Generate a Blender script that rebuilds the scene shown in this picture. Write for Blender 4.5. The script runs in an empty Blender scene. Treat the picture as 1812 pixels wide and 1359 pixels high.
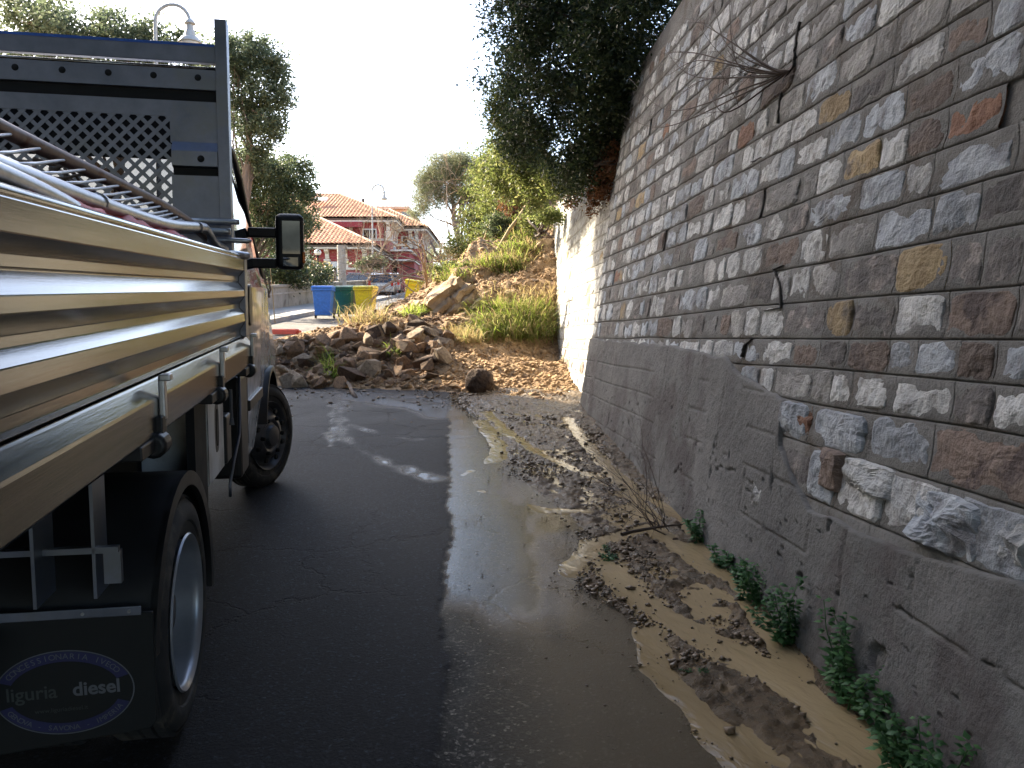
import bpy, bmesh, math, random
import numpy as np
from mathutils import Vector, Matrix, Euler
random.seed(7)
RNG = np.random.default_rng(7)
sc = bpy.context.scene
COL = sc.collection
R = math.radians

# ------------------------------------------------------------------ camera
F_PX, PITCH, EYE = 1450.0, math.atan((679.5 - 600) / 1450.0), 1.4
cam_d = bpy.data.cameras.new('camera')
cam_d.sensor_width = 36.0
cam_d.lens = 36.0 * F_PX / 1812.0
cam_d.clip_start, cam_d.clip_end = 0.05, 2000
cam = bpy.data.objects.new('camera', cam_d)
COL.objects.link(cam)
cam.location = (0, 0, EYE)
cam.rotation_euler = (R(90) - PITCH, 0, 0)
sc.camera = cam

# ------------------------------------------------------------------ sky and sun
SUN_AZ, SUN_EL = R(52), R(33)          # azimuth counted to the left of straight ahead
world = bpy.data.worlds.new('World')
sc.world = world
world.use_nodes = True
wn = world.node_tree
wn.nodes.clear()
sky_t = wn.nodes.new('ShaderNodeTexSky')
sky_t.sky_type = 'NISHITA'
sky_t.sun_disc = False
sky_t.sun_elevation = SUN_EL
sky_t.sun_rotation = -SUN_AZ
sky_t.altitude = 50
sky_t.air_density = 1.0
sky_t.dust_density = 2.6
sky_t.ozone_density = 1.4
bg = wn.nodes.new('ShaderNodeBackground')
bg.inputs[1].default_value = 0.15
wo = wn.nodes.new('ShaderNodeOutputWorld')
wn.links.new(sky_t.outputs[0], bg.inputs[0])
wn.links.new(bg.outputs[0], wo.inputs[0])
SUN_DIR = Vector((-math.sin(SUN_AZ) * math.cos(SUN_EL), math.cos(SUN_AZ) * math.cos(SUN_EL), math.sin(SUN_EL)))
sun_d = bpy.data.lights.new('sun', 'SUN')
sun_d.energy = 5.0
sun_d.angle = R(0.5)
sun_d.color = (1.0, 0.87, 0.66)
sun = bpy.data.objects.new('sun', sun_d)
COL.objects.link(sun)
sun.rotation_euler = SUN_DIR.to_track_quat('Z', 'Y').to_euler()
sun.location = (-20, 10, 30)

vs = sc.view_settings
sc.display_settings.display_device = 'sRGB'
vs.view_transform = 'Standard'
vs.look = 'None'
vs.gamma = 1.0
vs.use_curve_mapping = False
vs.exposure = 2.1
try:
    sc.cycles.use_denoising = True
    sc.cycles.max_bounces = 8
    sc.cycles.transparent_max_bounces = 8
    sc.cycles.sample_clamp_indirect = 6.0
except Exception:
    pass

# ------------------------------------------------------------------ helpers
GRADE = 0.062
def G(y):
    """height of the road surface"""
    y = np.asarray(y, dtype=float)
    return GRADE * np.clip(y, -30, 110) + 0.018 * np.maximum(0, np.minimum(y, 110) - 9)
def g1(y): return float(G(y))
def ray(u, v):
    a, b = (u - 906) / F_PX, -(v - 679.5) / F_PX
    c, s = math.cos(PITCH), math.sin(PITCH)
    return np.array([a, c + s * b, -s + c * b])
EYE_P = np.array([0, 0, EYE])
def at(u, v, Y):
    d = ray(u, v)
    return EYE_P + d * (Y / d[1])
def on_ground(u, v):
    d = ray(u, v)
    return EYE_P + d * (-EYE / (d[2] - GRADE * d[1]))
WN = np.array([-1, -0.0558, 0.142]); WN = WN / np.linalg.norm(WN)   # outward normal of the stone wall
def wall_p(Y, z, off=0.0):
    return np.array([1.29 - 0.0558 * Y + 0.142 * z, Y, z]) + WN * off
def wall_pts(Y, z, off):
    P = np.stack([1.29 - 0.0558 * Y + 0.142 * z, Y, z], -1)
    return P + WN * np.asarray(off)[..., None]
def on_wall(u, v):
    d = ray(u, v); n = np.array([1, .0558, -.142])
    q = EYE_P + d * ((1.29 - n @ EYE_P) / (n @ d))
    return q[1], q[2]

def _hash(ix, iy, iz, seed):
    h = (ix * 374761393 + iy * 668265263 + iz * 2147483647 + seed * 974711) & 0xFFFFFFFF
    h = ((h ^ (h >> 13)) * 1274126177) & 0xFFFFFFFF
    h = ((h ^ (h >> 16)) * 2246822519) & 0xFFFFFFFF
    return ((h ^ (h >> 15)) & 0xFFFFFF) / float(0xFFFFFF)
def vnoise(P, seed=0):
    """value noise in [-1,1] for points (N,3)"""
    P = np.asarray(P, dtype=float)
    i = np.floor(P).astype(np.int64); f = P - i
    f = f * f * (3 - 2 * f)
    out = 0
    for dx in (0, 1):
        wx = f[..., 0] if dx else 1 - f[..., 0]
        for dy in (0, 1):
            wy = f[..., 1] if dy else 1 - f[..., 1]
            for dz in (0, 1):
                wz = f[..., 2] if dz else 1 - f[..., 2]
                out = out + wx * wy * wz * _hash(i[..., 0] + dx, i[..., 1] + dy, i[..., 2] + dz, seed)
    return out * 2 - 1
def fbm(P, octaves=4, seed=0, gain=0.5):
    P = np.asarray(P, dtype=float); a, s, t = 1.0, 0, 0
    for k in range(octaves):
        s = s + a * vnoise(P * (2.03 ** k) + 17.3 * k, seed + k); t += a; a *= gain
    return s / t
def ridged(P, octaves=4, seed=0):
    P = np.asarray(P, dtype=float); a, s, t = 1.0, 0, 0
    for k in range(octaves):
        s = s + a * (1 - np.abs(vnoise(P * (2.03 ** k) + 11.1 * k, seed + k))); t += a; a *= 0.5
    return s / t
def P2(x, y, s=1.0, sy=None):
    return np.stack([np.asarray(x) * s, np.asarray(y) * (sy if sy is not None else s), np.zeros_like(np.asarray(x, dtype=float))], -1)
def seg_dist(x, y, pts):
    """distance from points to a polyline, and the parameter along it"""
    best = np.full(np.shape(x), 1e9)
    for (ax, ay), (bx, by) in zip(pts[:-1], pts[1:]):
        dx, dy = bx - ax, by - ay
        t = np.clip(((x - ax) * dx + (y - ay) * dy) / (dx * dx + dy * dy + 1e-9), 0, 1)
        best = np.minimum(best, np.hypot(x - ax - t * dx, y - ay - t * dy))
    return best
def sstep(a, b, x):
    t = np.clip((x - a) / (b - a), 0, 1)
    return t * t * (3 - 2 * t)

class MB:
    """collects shapes and links them as ONE mesh object"""
    def __init__(self):
        self.v, self.f, self.n = [], [], 0
    def add(self, verts, faces):
        verts = np.asarray(verts, dtype=float).reshape(-1, 3)
        o = self.n
        self.v.append(verts); self.n += len(verts)
        self.f.extend([tuple(i + o for i in fc) for fc in faces])
        return self
    def box(self, c, s, rot=None, taper=1.0):
        x, y, z = s[0] / 2, s[1] / 2, s[2] / 2
        V = np.array([[-x, -y, -z], [x, -y, -z], [x, y, -z], [-x, y, -z],
                      [-x * taper, -y * taper, z], [x * taper, -y * taper, z], [x * taper, y * taper, z], [-x * taper, y * taper, z]])
        if rot is not None:
            V = V @ np.array(rot.to_3x3() if hasattr(rot, 'to_3x3') else rot).T
        return self.add(V + np.array(c), [(3, 2, 1, 0), (4, 5, 6, 7), (0, 1, 5, 4), (1, 2, 6, 5), (2, 3, 7, 6), (3, 0, 4, 7)])
    def box2(self, lo, hi):
        lo, hi = np.array(lo, float), np.array(hi, float)
        return self.box((lo + hi) / 2, hi - lo)
    def tube(self, pts, rad, n=8, caps=True):
        pts = np.asarray(pts, dtype=float); m = len(pts)
        rad = np.full(m, rad) if np.isscalar(rad) else np.asarray(rad, dtype=float)
        T = np.gradient(pts, axis=0)
        T /= np.linalg.norm(T, axis=1)[:, None] + 1e-12
        ref = np.array([0, 0, 1.0]) if abs(T[0][2]) < 0.9 else np.array([1.0, 0, 0])
        N = np.cross(T[0], ref); N /= np.linalg.norm(N)
        V = []
        an = np.arange(n) * 2 * math.pi / n
        for k in range(m):
            N = N - T[k] * (N @ T[k]); N /= np.linalg.norm(N) + 1e-12
            B = np.cross(T[k], N)
            V.append(pts[k] + rad[k] * (np.cos(an)[:, None] * N + np.sin(an)[:, None] * B))
        fs = []
        for k in range(m - 1):
            for j in range(n):
                a, b = k * n + j, k * n + (j + 1) % n
                fs.append((a, b, b + n, a + n))
        if caps:
            fs.append(tuple(range(n - 1, -1, -1))); fs.append(tuple(range((m - 1) * n, m * n)))
        return self.add(np.concatenate(V), fs)
    def lathe(self, prof, axis='z', c=(0, 0, 0), n=24, close=False, caps=True):
        """prof: (height along axis, radius)"""
        an = np.arange(n) * 2 * math.pi / n
        V = []
        for h, r in prof:
            a, b = r * np.cos(an), r * np.sin(an)
            hh = np.full(n, h)
            V.append(np.stack({'z': (a, b, hh), 'x': (hh, a, b), 'y': (b, hh, a)}[axis], -1))
        V = np.concatenate(V) + np.array(c)
        fs = []
        m = len(prof)
        for k in range(m - 1 + (1 if close else 0)):
            for j in range(n):
                a, b = k * n + j, k * n + (j + 1) % n
                k2 = ((k + 1) % m) * n
                fs.append((a, b, k2 + (j + 1) % n, k2 + j))
        if not close and caps:
            if prof[0][1] > 1e-6: fs.append(tuple(range(n - 1, -1, -1)))
            if prof[-1][1] > 1e-6: fs.append(tuple(range((m - 1) * n, m * n)))
        return self.add(V, fs)
    def prism(self, poly, d, off=(0, 0, 0), plane='yz'):
        """2-D polygon pushed along the axis normal to its plane from d[0] to d[1]"""
        n = len(poly); V = []
        for h in d:
            for a, b in poly:
                V.append({'yz': (h, a, b), 'xz': (a, h, b), 'xy': (a, b, h)}[plane])
        fs = [tuple(range(n - 1, -1, -1)), tuple(range(n, 2 * n))]
        for j in range(n):
            k = (j + 1) % n
            fs.append((j, k, k + n, j + n))
        return self.add(np.array(V) + np.array(off), fs)
    def grid(self, Pg, flip=False):
        """(m,n,3) array of points"""
        m, n = Pg.shape[:2]
        I = np.arange(m * n).reshape(m, n)
        q = np.stack([I[:-1, :-1], I[1:, :-1], I[1:, 1:], I[:-1, 1:]], -1).reshape(-1, 4)
        if flip: q = q[:, ::-1]
        return self.add(Pg.reshape(-1, 3), q.tolist())
    def build(self, name, mat, parent=None, smooth=False, bevel=0.0, seg=2):
        me = bpy.data.meshes.new(name)
        me.from_pydata(np.concatenate(self.v).tolist(), [], self.f)
        if bevel > 0 or True:
            bm = bmesh.new(); bm.from_mesh(me)
            if bevel > 0:
                bmesh.ops.bevel(bm, geom=[e for e in bm.edges if len(e.link_faces) == 2 and e.calc_face_angle(0) > 0.5],
                                offset=bevel, segments=seg, profile=0.5, affect='EDGES', clamp_overlap=True)
            bmesh.ops.delete(bm, geom=[v for v in bm.verts if not v.link_faces], context='VERTS')
            bmesh.ops.recalc_face_normals(bm, faces=bm.faces)
            bm.to_mesh(me); bm.free()
        if smooth:
            me.polygons.foreach_set('use_smooth', [True] * len(me.polygons))
            if smooth == 'auto':
                try: me.set_sharp_from_angle(angle=R(38))
                except Exception: pass
        return link(name, me, mat, parent)

def link(name, me, mat, parent=None):
    if mat is not None and len(me.materials) == 0: me.materials.append(mat)
    o = bpy.data.objects.new(name, me)
    COL.objects.link(o)
    if parent is not None: o.parent = parent
    return o
def big_mesh(name, V, Q, mat, parent=None, smooth=False, attrs=None):
    """fast mesh from arrays: V (n,3), Q (m,4 or 3)"""
    me = bpy.data.meshes.new(name)
    V = np.ascontiguousarray(V, dtype=np.float32); Q = np.ascontiguousarray(Q, dtype=np.int32)
    k = Q.shape[1]
    me.vertices.add(len(V)); me.vertices.foreach_set('co', V.ravel())
    me.loops.add(Q.size); me.loops.foreach_set('vertex_index', Q.ravel())
    me.polygons.add(len(Q)); me.polygons.foreach_set('loop_start', np.arange(0, Q.size, k, dtype=np.int32))
    try: me.polygons.foreach_set('loop_total', np.full(len(Q), k, dtype=np.int32))
    except Exception: pass
    if smooth: me.polygons.foreach_set('use_smooth', np.ones(len(Q), dtype=bool))
    for an, arr in (attrs or {}).items():
        a = me.attributes.new(an, 'FLOAT', 'POINT'); a.data.foreach_set('value', np.ascontiguousarray(arr, dtype=np.float32))
    me.update(calc_edges=True); me.validate()
    return link(name, me, mat, parent)
def grid_mesh(name, Pg, mat, parent=None, smooth=True, attrs=None, mask=None):
    m, n = Pg.shape[:2]
    I = np.arange(m * n).reshape(m, n)
    q = np.stack([I[:-1, :-1], I[1:, :-1], I[1:, 1:], I[:-1, 1:]], -1).reshape(-1, 4)
    if mask is not None:
        q = q[mask[:-1, :-1].ravel() | mask[1:, 1:].ravel()]
    return big_mesh(name, Pg.reshape(-1, 3), q, mat, parent, smooth, {k: a.ravel() for k, a in (attrs or {}).items()})
def tag(o, label=None, cat=None, group=None, kind=None):
    if label: o['label'] = label
    if cat: o['category'] = cat
    if group: o['group'] = group
    if kind: o['kind'] = kind
    return o
def thing(name, label, cat, loc=(0, 0, 0), rot=(0, 0, 0), group=None):
    o = bpy.data.objects.new(name, None)
    o.empty_display_size = 0.1
    COL.objects.link(o)
    o.location = loc; o.rotation_euler = rot
    return tag(o, label, cat, group)
def dup(o, parent=None):
    c = o.copy(); COL.objects.link(c)
    if parent is not None: c.parent = parent
    for ch in list(o.children): dup(ch, c)
    return c

# ------------------------------------------------------------------ materials
def _nt(name):
    m = bpy.data.materials.new(name); m.use_nodes = True
    t = m.node_tree; b = t.nodes['Principled BSDF']
    return m, t, b
def N(t, typ, **kw):
    n = t.nodes.new('ShaderNode' + typ)
    for k, v in kw.items():
        if k.startswith('i_'):
            key = k[2:]; key = int(key) if key.isdigit() else key.replace('_', ' ')
            n.inputs[key].default_value = v
        else: setattr(n, k, v)
    return n
def ramp(t, fac, stops):
    r = t.nodes.new('ShaderNodeValToRGB')
    el = r.color_ramp.elements
    while len(el) < len(stops): el.new(0.5)
    for e, (p, c) in zip(el, stops):
        e.position = p; e.color = (*c, 1) if len(c) == 3 else c
    t.links.new(fac, r.inputs[0])
    return r.outputs[0]
def g3(v): return (v, v, v)
def pm(name, c0, c1=None, scale=6, rough=0.8, r_var=0.1, metal=0.0, bump=0.3, bscale=60, bdist=0.01, spec=0.5, stretch=None,
       spots=None, spot_scale=3, rnd=0.0, voro=0.0, vscale=8, coat=0.0, dirt=None):
    m, t, b = _nt(name); L = t.links.new
    tc = N(t, 'TexCoord'); src = tc.outputs['Object']
    if stretch:
        mp = N(t, 'Mapping'); mp.inputs['Scale'].default_value = stretch; L(src, mp.inputs[0]); src = mp.outputs[0]
    n1 = N(t, 'TexNoise', i_Scale=scale, i_Detail=9, i_Roughness=0.62); L(src, n1.inputs['Vector'])
    c1 = c1 or c0
    col = ramp(t, n1.outputs['Fac'], [(0.33, c0), (0.67, c1)])
    if spots:
        n2 = N(t, 'TexNoise', i_Scale=spot_scale, i_Detail=7, i_Roughness=0.65); L(src, n2.inputs['Vector'])
        f = ramp(t, n2.outputs['Fac'], [(0.52, g3(0)), (0.62, g3(1))])
        mx = N(t, 'MixRGB', i_Color2=(*spots, 1)); L(f, mx.inputs[0]); L(col, mx.inputs[1]); col = mx.outputs[0]
    if rnd:
        oi = N(t, 'ObjectInfo'); hs = N(t, 'HueSaturation')
        mr = N(t, 'MapRange'); mr.inputs[3].default_value = 1 - rnd; mr.inputs[4].default_value = 1 + rnd
        L(oi.outputs['Random'], mr.inputs[0]); L(mr.outputs[0], hs.inputs['Value']); L(col, hs.inputs['Color']); col = hs.outputs[0]
    L(col, b.inputs['Base Color'])
    b.inputs['Metallic'].default_value = metal
    b.inputs['Specular IOR Level'].default_value = spec
    if coat: b.inputs['Coat Weight'].default_value = coat; b.inputs['Coat Roughness'].default_value = 0.05
    rr = N(t, 'MapRange'); rr.inputs[3].default_value = max(0.02, rough - r_var); rr.inputs[4].default_value = min(1, rough + r_var)
    L(n1.outputs['Fac'], rr.inputs[0]); L(rr.outputs[0], b.inputs['Roughness'])
    if bump:
        n3 = N(t, 'TexNoise', i_Scale=bscale, i_Detail=8, i_Roughness=0.65); L(src, n3.inputs['Vector'])
        h = n3.outputs['Fac']
        if voro:
            vo = N(t, 'TexVoronoi', i_Scale=vscale); L(src, vo.inputs['Vector'])
            ad = N(t, 'MixRGB', blend_type='ADD', i_Fac=voro); L(h, ad.inputs[1]); L(vo.outputs['Distance'], ad.inputs[2]); h = ad.outputs[0]
        bp = N(t, 'Bump', i_Strength=bump, i_Distance=bdist); L(h, bp.inputs['Height']); L(bp.outputs[0], b.inputs['Normal'])
    return m
def leafm(name, c0, c1, c2=None, trans=0.45, rough=0.5, tcol=None):
    m, t, b = _nt(name); L = t.links.new
    ge = N(t, 'NewGeometry')
    st = [(0.0, c0), (0.6, c1)] + ([(1.0, c2)] if c2 else [])
    col = ramp(t, ge.outputs['Random Per Island'], st)
    L(col, b.inputs['Base Color']); b.inputs['Roughness'].default_value = rough
    b.inputs['Specular IOR Level'].default_value = 0.4
    tr = N(t, 'BsdfTranslucent')
    if tcol:
        mm = N(t, 'MixRGB', blend_type='MULTIPLY', i_Fac=1.0, i_Color2=(*tcol, 1)); L(col, mm.inputs[1]); L(mm.outputs[0], tr.inputs[0])
    else: L(col, tr.inputs[0])
    mx = N(t, 'MixShader', i_0=trans)
    L(b.outputs[0], mx.inputs[1]); L(tr.outputs[0], mx.inputs[2])
    L(mx.outputs[0], t.nodes['Material Output'].inputs['Surface'])
    return m
def plain(name, c, rough=0.5, metal=0.0, spec=0.5, coat=0.0):
    m, t, b = _nt(name)
    n1 = N(t, 'TexNoise', i_Scale=14, i_Detail=6); tc = N(t, 'TexCoord'); t.links.new(tc.outputs['Object'], n1.inputs['Vector'])
    col = ramp(t, n1.outputs['Fac'], [(0.3, tuple(x * 0.82 for x in c)), (0.7, tuple(min(1, x * 1.12) for x in c))])
    t.links.new(col, b.inputs['Base Color'])
    rr = N(t, 'MapRange'); rr.inputs[3].default_value = rough * 0.8; rr.inputs[4].default_value = min(1, rough * 1.2)
    t.links.new(n1.outputs['Fac'], rr.inputs[0]); t.links.new(rr.outputs[0], b.inputs['Roughness'])
    b.inputs['Metallic'].default_value = metal; b.inputs['Specular IOR Level'].default_value = spec
    b.inputs['Coat Weight'].default_value = coat
    return m
def glassm(name, c=(0.02, 0.025, 0.03), see=0.5):
    m, t, b = _nt(name)
    b.inputs['Base Color'].default_value = (*c, 1); b.inputs['Roughness'].default_value = 0.03
    tr = N(t, 'BsdfTransparent'); mx = N(t, 'MixShader', i_0=see)
    t.links.new(b.outputs[0], mx.inputs[1]); t.links.new(tr.outputs[0], mx.inputs[2])
    t.links.new(mx.outputs[0], t.nodes['Material Output'].inputs['Surface'])
    return m
M = {}
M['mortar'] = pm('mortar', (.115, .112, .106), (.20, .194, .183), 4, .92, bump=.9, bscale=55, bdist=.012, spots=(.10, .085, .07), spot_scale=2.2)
M['mortar_pale'] = pm('mortar_pale', (.34, .33, .30), (.46, .45, .42), 5, .92, bump=.9, bscale=55, bdist=.012)  # mortar paled to put the sun on the far wall into colour
M['core'] = pm('core', (.03, .028, .025), (.06, .055, .05), 8, .95, bump=.6)
M['render'] = pm('render_coat', (.090, .088, .086), (.180, .176, .168), 1.6, .9, bump=1.0, bscale=45, bdist=.012, spots=(.085, .075, .072), spot_scale=1.4)
M['stone_pale'] = pm('stone_pale', (.30, .31, .32), (.56, .56, .54), 7, .75, bump=1.0, bscale=26, bdist=.02, spots=(.22, .21, .20), spot_scale=5, rnd=.22, voro=.6, vscale=16)
M['stone_blue'] = pm('stone_blue', (.20, .225, .26), (.40, .43, .46), 6, .75, bump=1.0, bscale=24, bdist=.02, spots=(.14, .14, .15), spot_scale=4, rnd=.25, voro=.6, vscale=14)
M['stone_dark'] = pm('stone_dark', (.070, .064, .062), (.165, .148, .140), 9, .85, bump=1.0, bscale=34, bdist=.015, spots=(.25, .22, .20), spot_scale=9, rnd=.3)
M['stone_brown'] = pm('stone_brown', (.10, .072, .058), (.21, .155, .125), 8, .85, bump=1.0, bscale=34, bdist=.015, spots=(.07, .05, .045), spot_scale=6, rnd=.3)
M['stone_ochre'] = pm('stone_ochre', (.22, .15, .07), (.38, .29, .16), 8, .85, bump=1.0, bscale=30, bdist=.015, spots=(.16, .13, .10), spot_scale=5, rnd=.25)
M['stone_rust'] = pm('stone_rust', (.15, .07, .04), (.25, .13, .08), 8, .85, bump=1.0, bscale=30, bdist=.015, spots=(.10, .06, .045), spot_scale=5, rnd=.2)
M['stone_grey'] = pm('stone_grey', (.15, .145, .14), (.29, .28, .265), 8, .85, bump=1.0, bscale=32, bdist=.015, spots=(.36, .35, .33), spot_scale=5, rnd=.3)
M['soil'] = pm('soil', (.25, .155, .08), (.45, .30, .165), 2.5, .95, bump=1.0, bscale=16, bdist=.05, spots=(.15, .085, .045), spot_scale=1.2)
M['clay'] = pm('clay', (.30, .205, .12), (.48, .35, .22), 3.5, .9, bump=.8, bscale=14, bdist=.03, rnd=.15)
M['rock_a'] = pm('rock_brown', (.17, .098, .052), (.33, .205, .115), 6, .88, bump=1.0, bscale=18, bdist=.02, spots=(.11, .075, .05), spot_scale=4, rnd=.3)
M['rock_b'] = pm('rock_grey', (.20, .145, .095), (.38, .29, .195), 6, .88, bump=1.0, bscale=18, bdist=.02, spots=(.19, .13, .085), spot_scale=4, rnd=.25)
M['rock_c'] = pm('rock_ochre', (.26, .15, .065), (.40, .26, .13), 6, .88, bump=1.0, bscale=18, bdist=.02, spots=(.18, .12, .07), spot_scale=4, rnd=.25)
M['rock_d'] = pm('rock_earthy', (.060, .034, .020), (.13, .078, .046), 8, .92, bump=1.0, bscale=26, bdist=.03, rnd=.2)
M['clod'] = pm('mud_clod', (.06, .039, .021), (.18, .12, .066), 20, .5, bump=.8, bscale=80, bdist=.005)
M['alu'] = pm('aluminium', (.125, .121, .115), (.235, .225, .21), 5, .18, .09, metal=1.0, bump=.10, bscale=30, bdist=.003, stretch=(8, .25, 8), spots=(.17, .15, .13), spot_scale=1.6)
M['alu_dull'] = pm('aluminium_dull', (.14, .155, .20), (.21, .225, .28), 6, .38, .1, metal=.85, bump=.08, bscale=40, bdist=.003, spots=(.18, .19, .21), spot_scale=2.5)
M['galv'] = pm('galvanised', (.34, .34, .35), (.52, .52, .53), 20, .38, .1, metal=.9, bump=.15, bscale=90, bdist=.002)
M['rusty'] = pm('rusty_steel', (.17, .12, .09), (.30, .22, .18), 9, .5, .12, metal=.7, bump=.3, bscale=90, bdist=.002, spots=(.16, .08, .05), spot_scale=12)
M['bluetape'] = plain('blue_paint', (.02, .10, .42), .45)
M['chassis'] = plain('chassis_black', (.006, .006, .007), .7, spec=.3)
M['plastic'] = plain('black_plastic', (.008, .008, .009), .45, spec=.4)
M['rubber'] = pm('rubber', (.008, .008, .009), (.018, .017, .017), 14, .8, bump=.4, bscale=120, bdist=.002, spots=(.06, .05, .04), spot_scale=7)
M['flap'] = plain('flap_rubber', (.006, .0065, .007), .7, spec=.3)
M['rim'] = pm('rim_grey', (.22, .23, .26), (.30, .31, .34), 8, .35, .08, metal=.5, bump=.05)
M['white'] = plain('white_paint', (.62, .63, .65), .25, coat=.6)
M['panelwhite'] = pm('panel_white', (.42, .42, .42), (.58, .58, .57), 5, .45, bump=.05, spots=(.32, .31, .29), spot_scale=3)
M['glass'] = glassm('window_glass', (.02, .025, .03), .45)
M['darkglass'] = plain('dark_glass', (.012, .014, .018), .04, spec=.8)
M['mirrorglass'] = plain('mirror_glass', (.10, .105, .11), .03, metal=1.0)
M['orange'] = plain('orange_lens', (.75, .16, .01), .2)
M['redplastic'] = plain('red_plastic', (.50, .006, .006), .5, spec=.25)
M['signblue'] = plain('print_blue', (.006, .007, .05), .6)
M['signtext'] = plain('print_pale', (.075, .078, .09), .6)
M['signdim'] = plain('print_dim', (.022, .027, .026), .6)
M['lensblue'] = plain('lens_clear', (.35, .42, .6), .15)
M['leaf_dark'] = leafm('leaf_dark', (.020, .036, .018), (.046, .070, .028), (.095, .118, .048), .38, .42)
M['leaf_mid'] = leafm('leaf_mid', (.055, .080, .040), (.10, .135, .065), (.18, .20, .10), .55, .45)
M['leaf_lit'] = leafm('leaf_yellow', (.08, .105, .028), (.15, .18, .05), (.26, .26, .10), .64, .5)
M['leaf_pine'] = leafm('leaf_pine', (.11, .125, .065), (.19, .205, .105), (.28, .28, .17), .52, .55)
M['leaf_euc'] = leafm('leaf_grey_green', (.07, .095, .055), (.13, .165, .095), (.22, .25, .16), .6, .45)
M['leaf_weed'] = leafm('leaf_weed', (.035, .095, .035), (.06, .155, .05), (.11, .23, .08), .4, .5)
M['grass'] = leafm('grass_blades', (.13, .18, .025), (.24, .31, .05), (.42, .38, .16), .70, .6)
M['drygrass'] = leafm('dry_grass', (.30, .22, .10), (.44, .34, .17), (.24, .27, .08), .55, .7)
M['deadleaf'] = leafm('dead_leaf', (.16, .07, .035), (.28, .13, .06), (.10, .06, .03), .35, .7)
M['bark'] = pm('bark', (.14, .10, .075), (.27, .21, .165), 9, .95, bump=1.0, bscale=24, bdist=.03, stretch=(1, 1, .3))
M['barkgrey'] = pm('bark_grey', (.24, .22, .195), (.42, .39, .35), 9, .95, bump=1.0, bscale=24, bdist=.02, stretch=(1, 1, .3))
M['twig'] = plain('twig', (.075, .052, .040), .85)
M['twigpale'] = plain('twig_pale', (.33, .24, .155), .85)
M['pole'] = pm('wood_pole', (.30, .20, .085), (.46, .34, .16), 9, .8, bump=.5, stretch=(1, 1, .2))
M['concrete'] = pm('concrete', (.20, .185, .16), (.33, .31, .275), 2.2, .92, bump=.6, bscale=30, bdist=.01, spots=(.13, .115, .095), spot_scale=1.1)
M['paving'] = pm('paving', (.26, .25, .235), (.38, .365, .34), 3, .9, bump=.4, bscale=60)
M['bin_blue'] = plain('bin_blue', (.055, .20, .62), .45)
M['bin_green'] = plain('bin_green', (.012, .10, .065), .45)
M['bin_yellow'] = plain('bin_yellow', (.72, .60, .02), .45)
M['bin_grey'] = plain('bin_grey', (.20, .19, .17), .6)
M['barrier_red'] = plain('barrier_red', (.72, .09, .04), .5)
M['wall_rose'] = pm('wall_rose', (.31, .078, .072), (.38, .11, .10), 1.2, .9, bump=.3, bscale=40, spots=(.32, .09, .085), spot_scale=.8)
M['wall_red'] = pm('wall_red', (.27, .034, .042), (.33, .05, .055), 1.2, .9, bump=.3, bscale=40)
M['cream'] = pm('cream_stucco', (.66, .60, .50), (.78, .72, .62), 3, .9, bump=.2, bscale=40)
M['tile'] = pm('roof_tile', (.30, .11, .05), (.50, .22, .11), 5, .88, bump=.5, bscale=20, bdist=.02, spots=(.60, .36, .22), spot_scale=6)
M['ridge'] = pm('ridge_tile', (.58, .34, .2), (.74, .50, .34), 3, .88, bump=.3)
M['soffit'] = plain('soffit_brown', (.10, .065, .045), .8)
M['shutter'] = plain('shutter_white', (.68, .68, .66), .6)
M['shutterdark'] = plain('shutter_brown', (.20, .13, .09), .6)
M['winglass'] = plain('house_glass', (.10, .13, .15), .08, spec=.8)
M['beige'] = pm('beige_stucco', (.55, .40, .28), (.64, .48, .35), 1.2, .9, bump=.2)
M['lamp_paint'] = plain('lamp_grey', (.46, .45, .43), .5)
M['lamp_glass'] = plain('lamp_opal', (.75, .73, .68), .25)
M['car_blue'] = plain('car_dark_blue', (.018, .026, .055), .2, coat=1)
M['car_silver'] = plain('car_silver', (.52, .50, .47), .25, metal=.3, coat=1)
M['car_beige'] = plain('car_grey_beige', (.34, .29, .25), .25, metal=.3, coat=1)
M['tail'] = plain('tail_lens', (.55, .02, .015), .2)
M['plate'] = plain('number_plate', (.8, .8, .78), .5)
M['facade'] = pm('facade_ochre', (.50, .36, .22), (.58, .43, .28), 1.5, .9, bump=.2)
M['ground'] = pm('ground_earth', (.13, .115, .07), (.22, .19, .12), 1, .95, bump=.5, bscale=10, bdist=.03)
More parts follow.
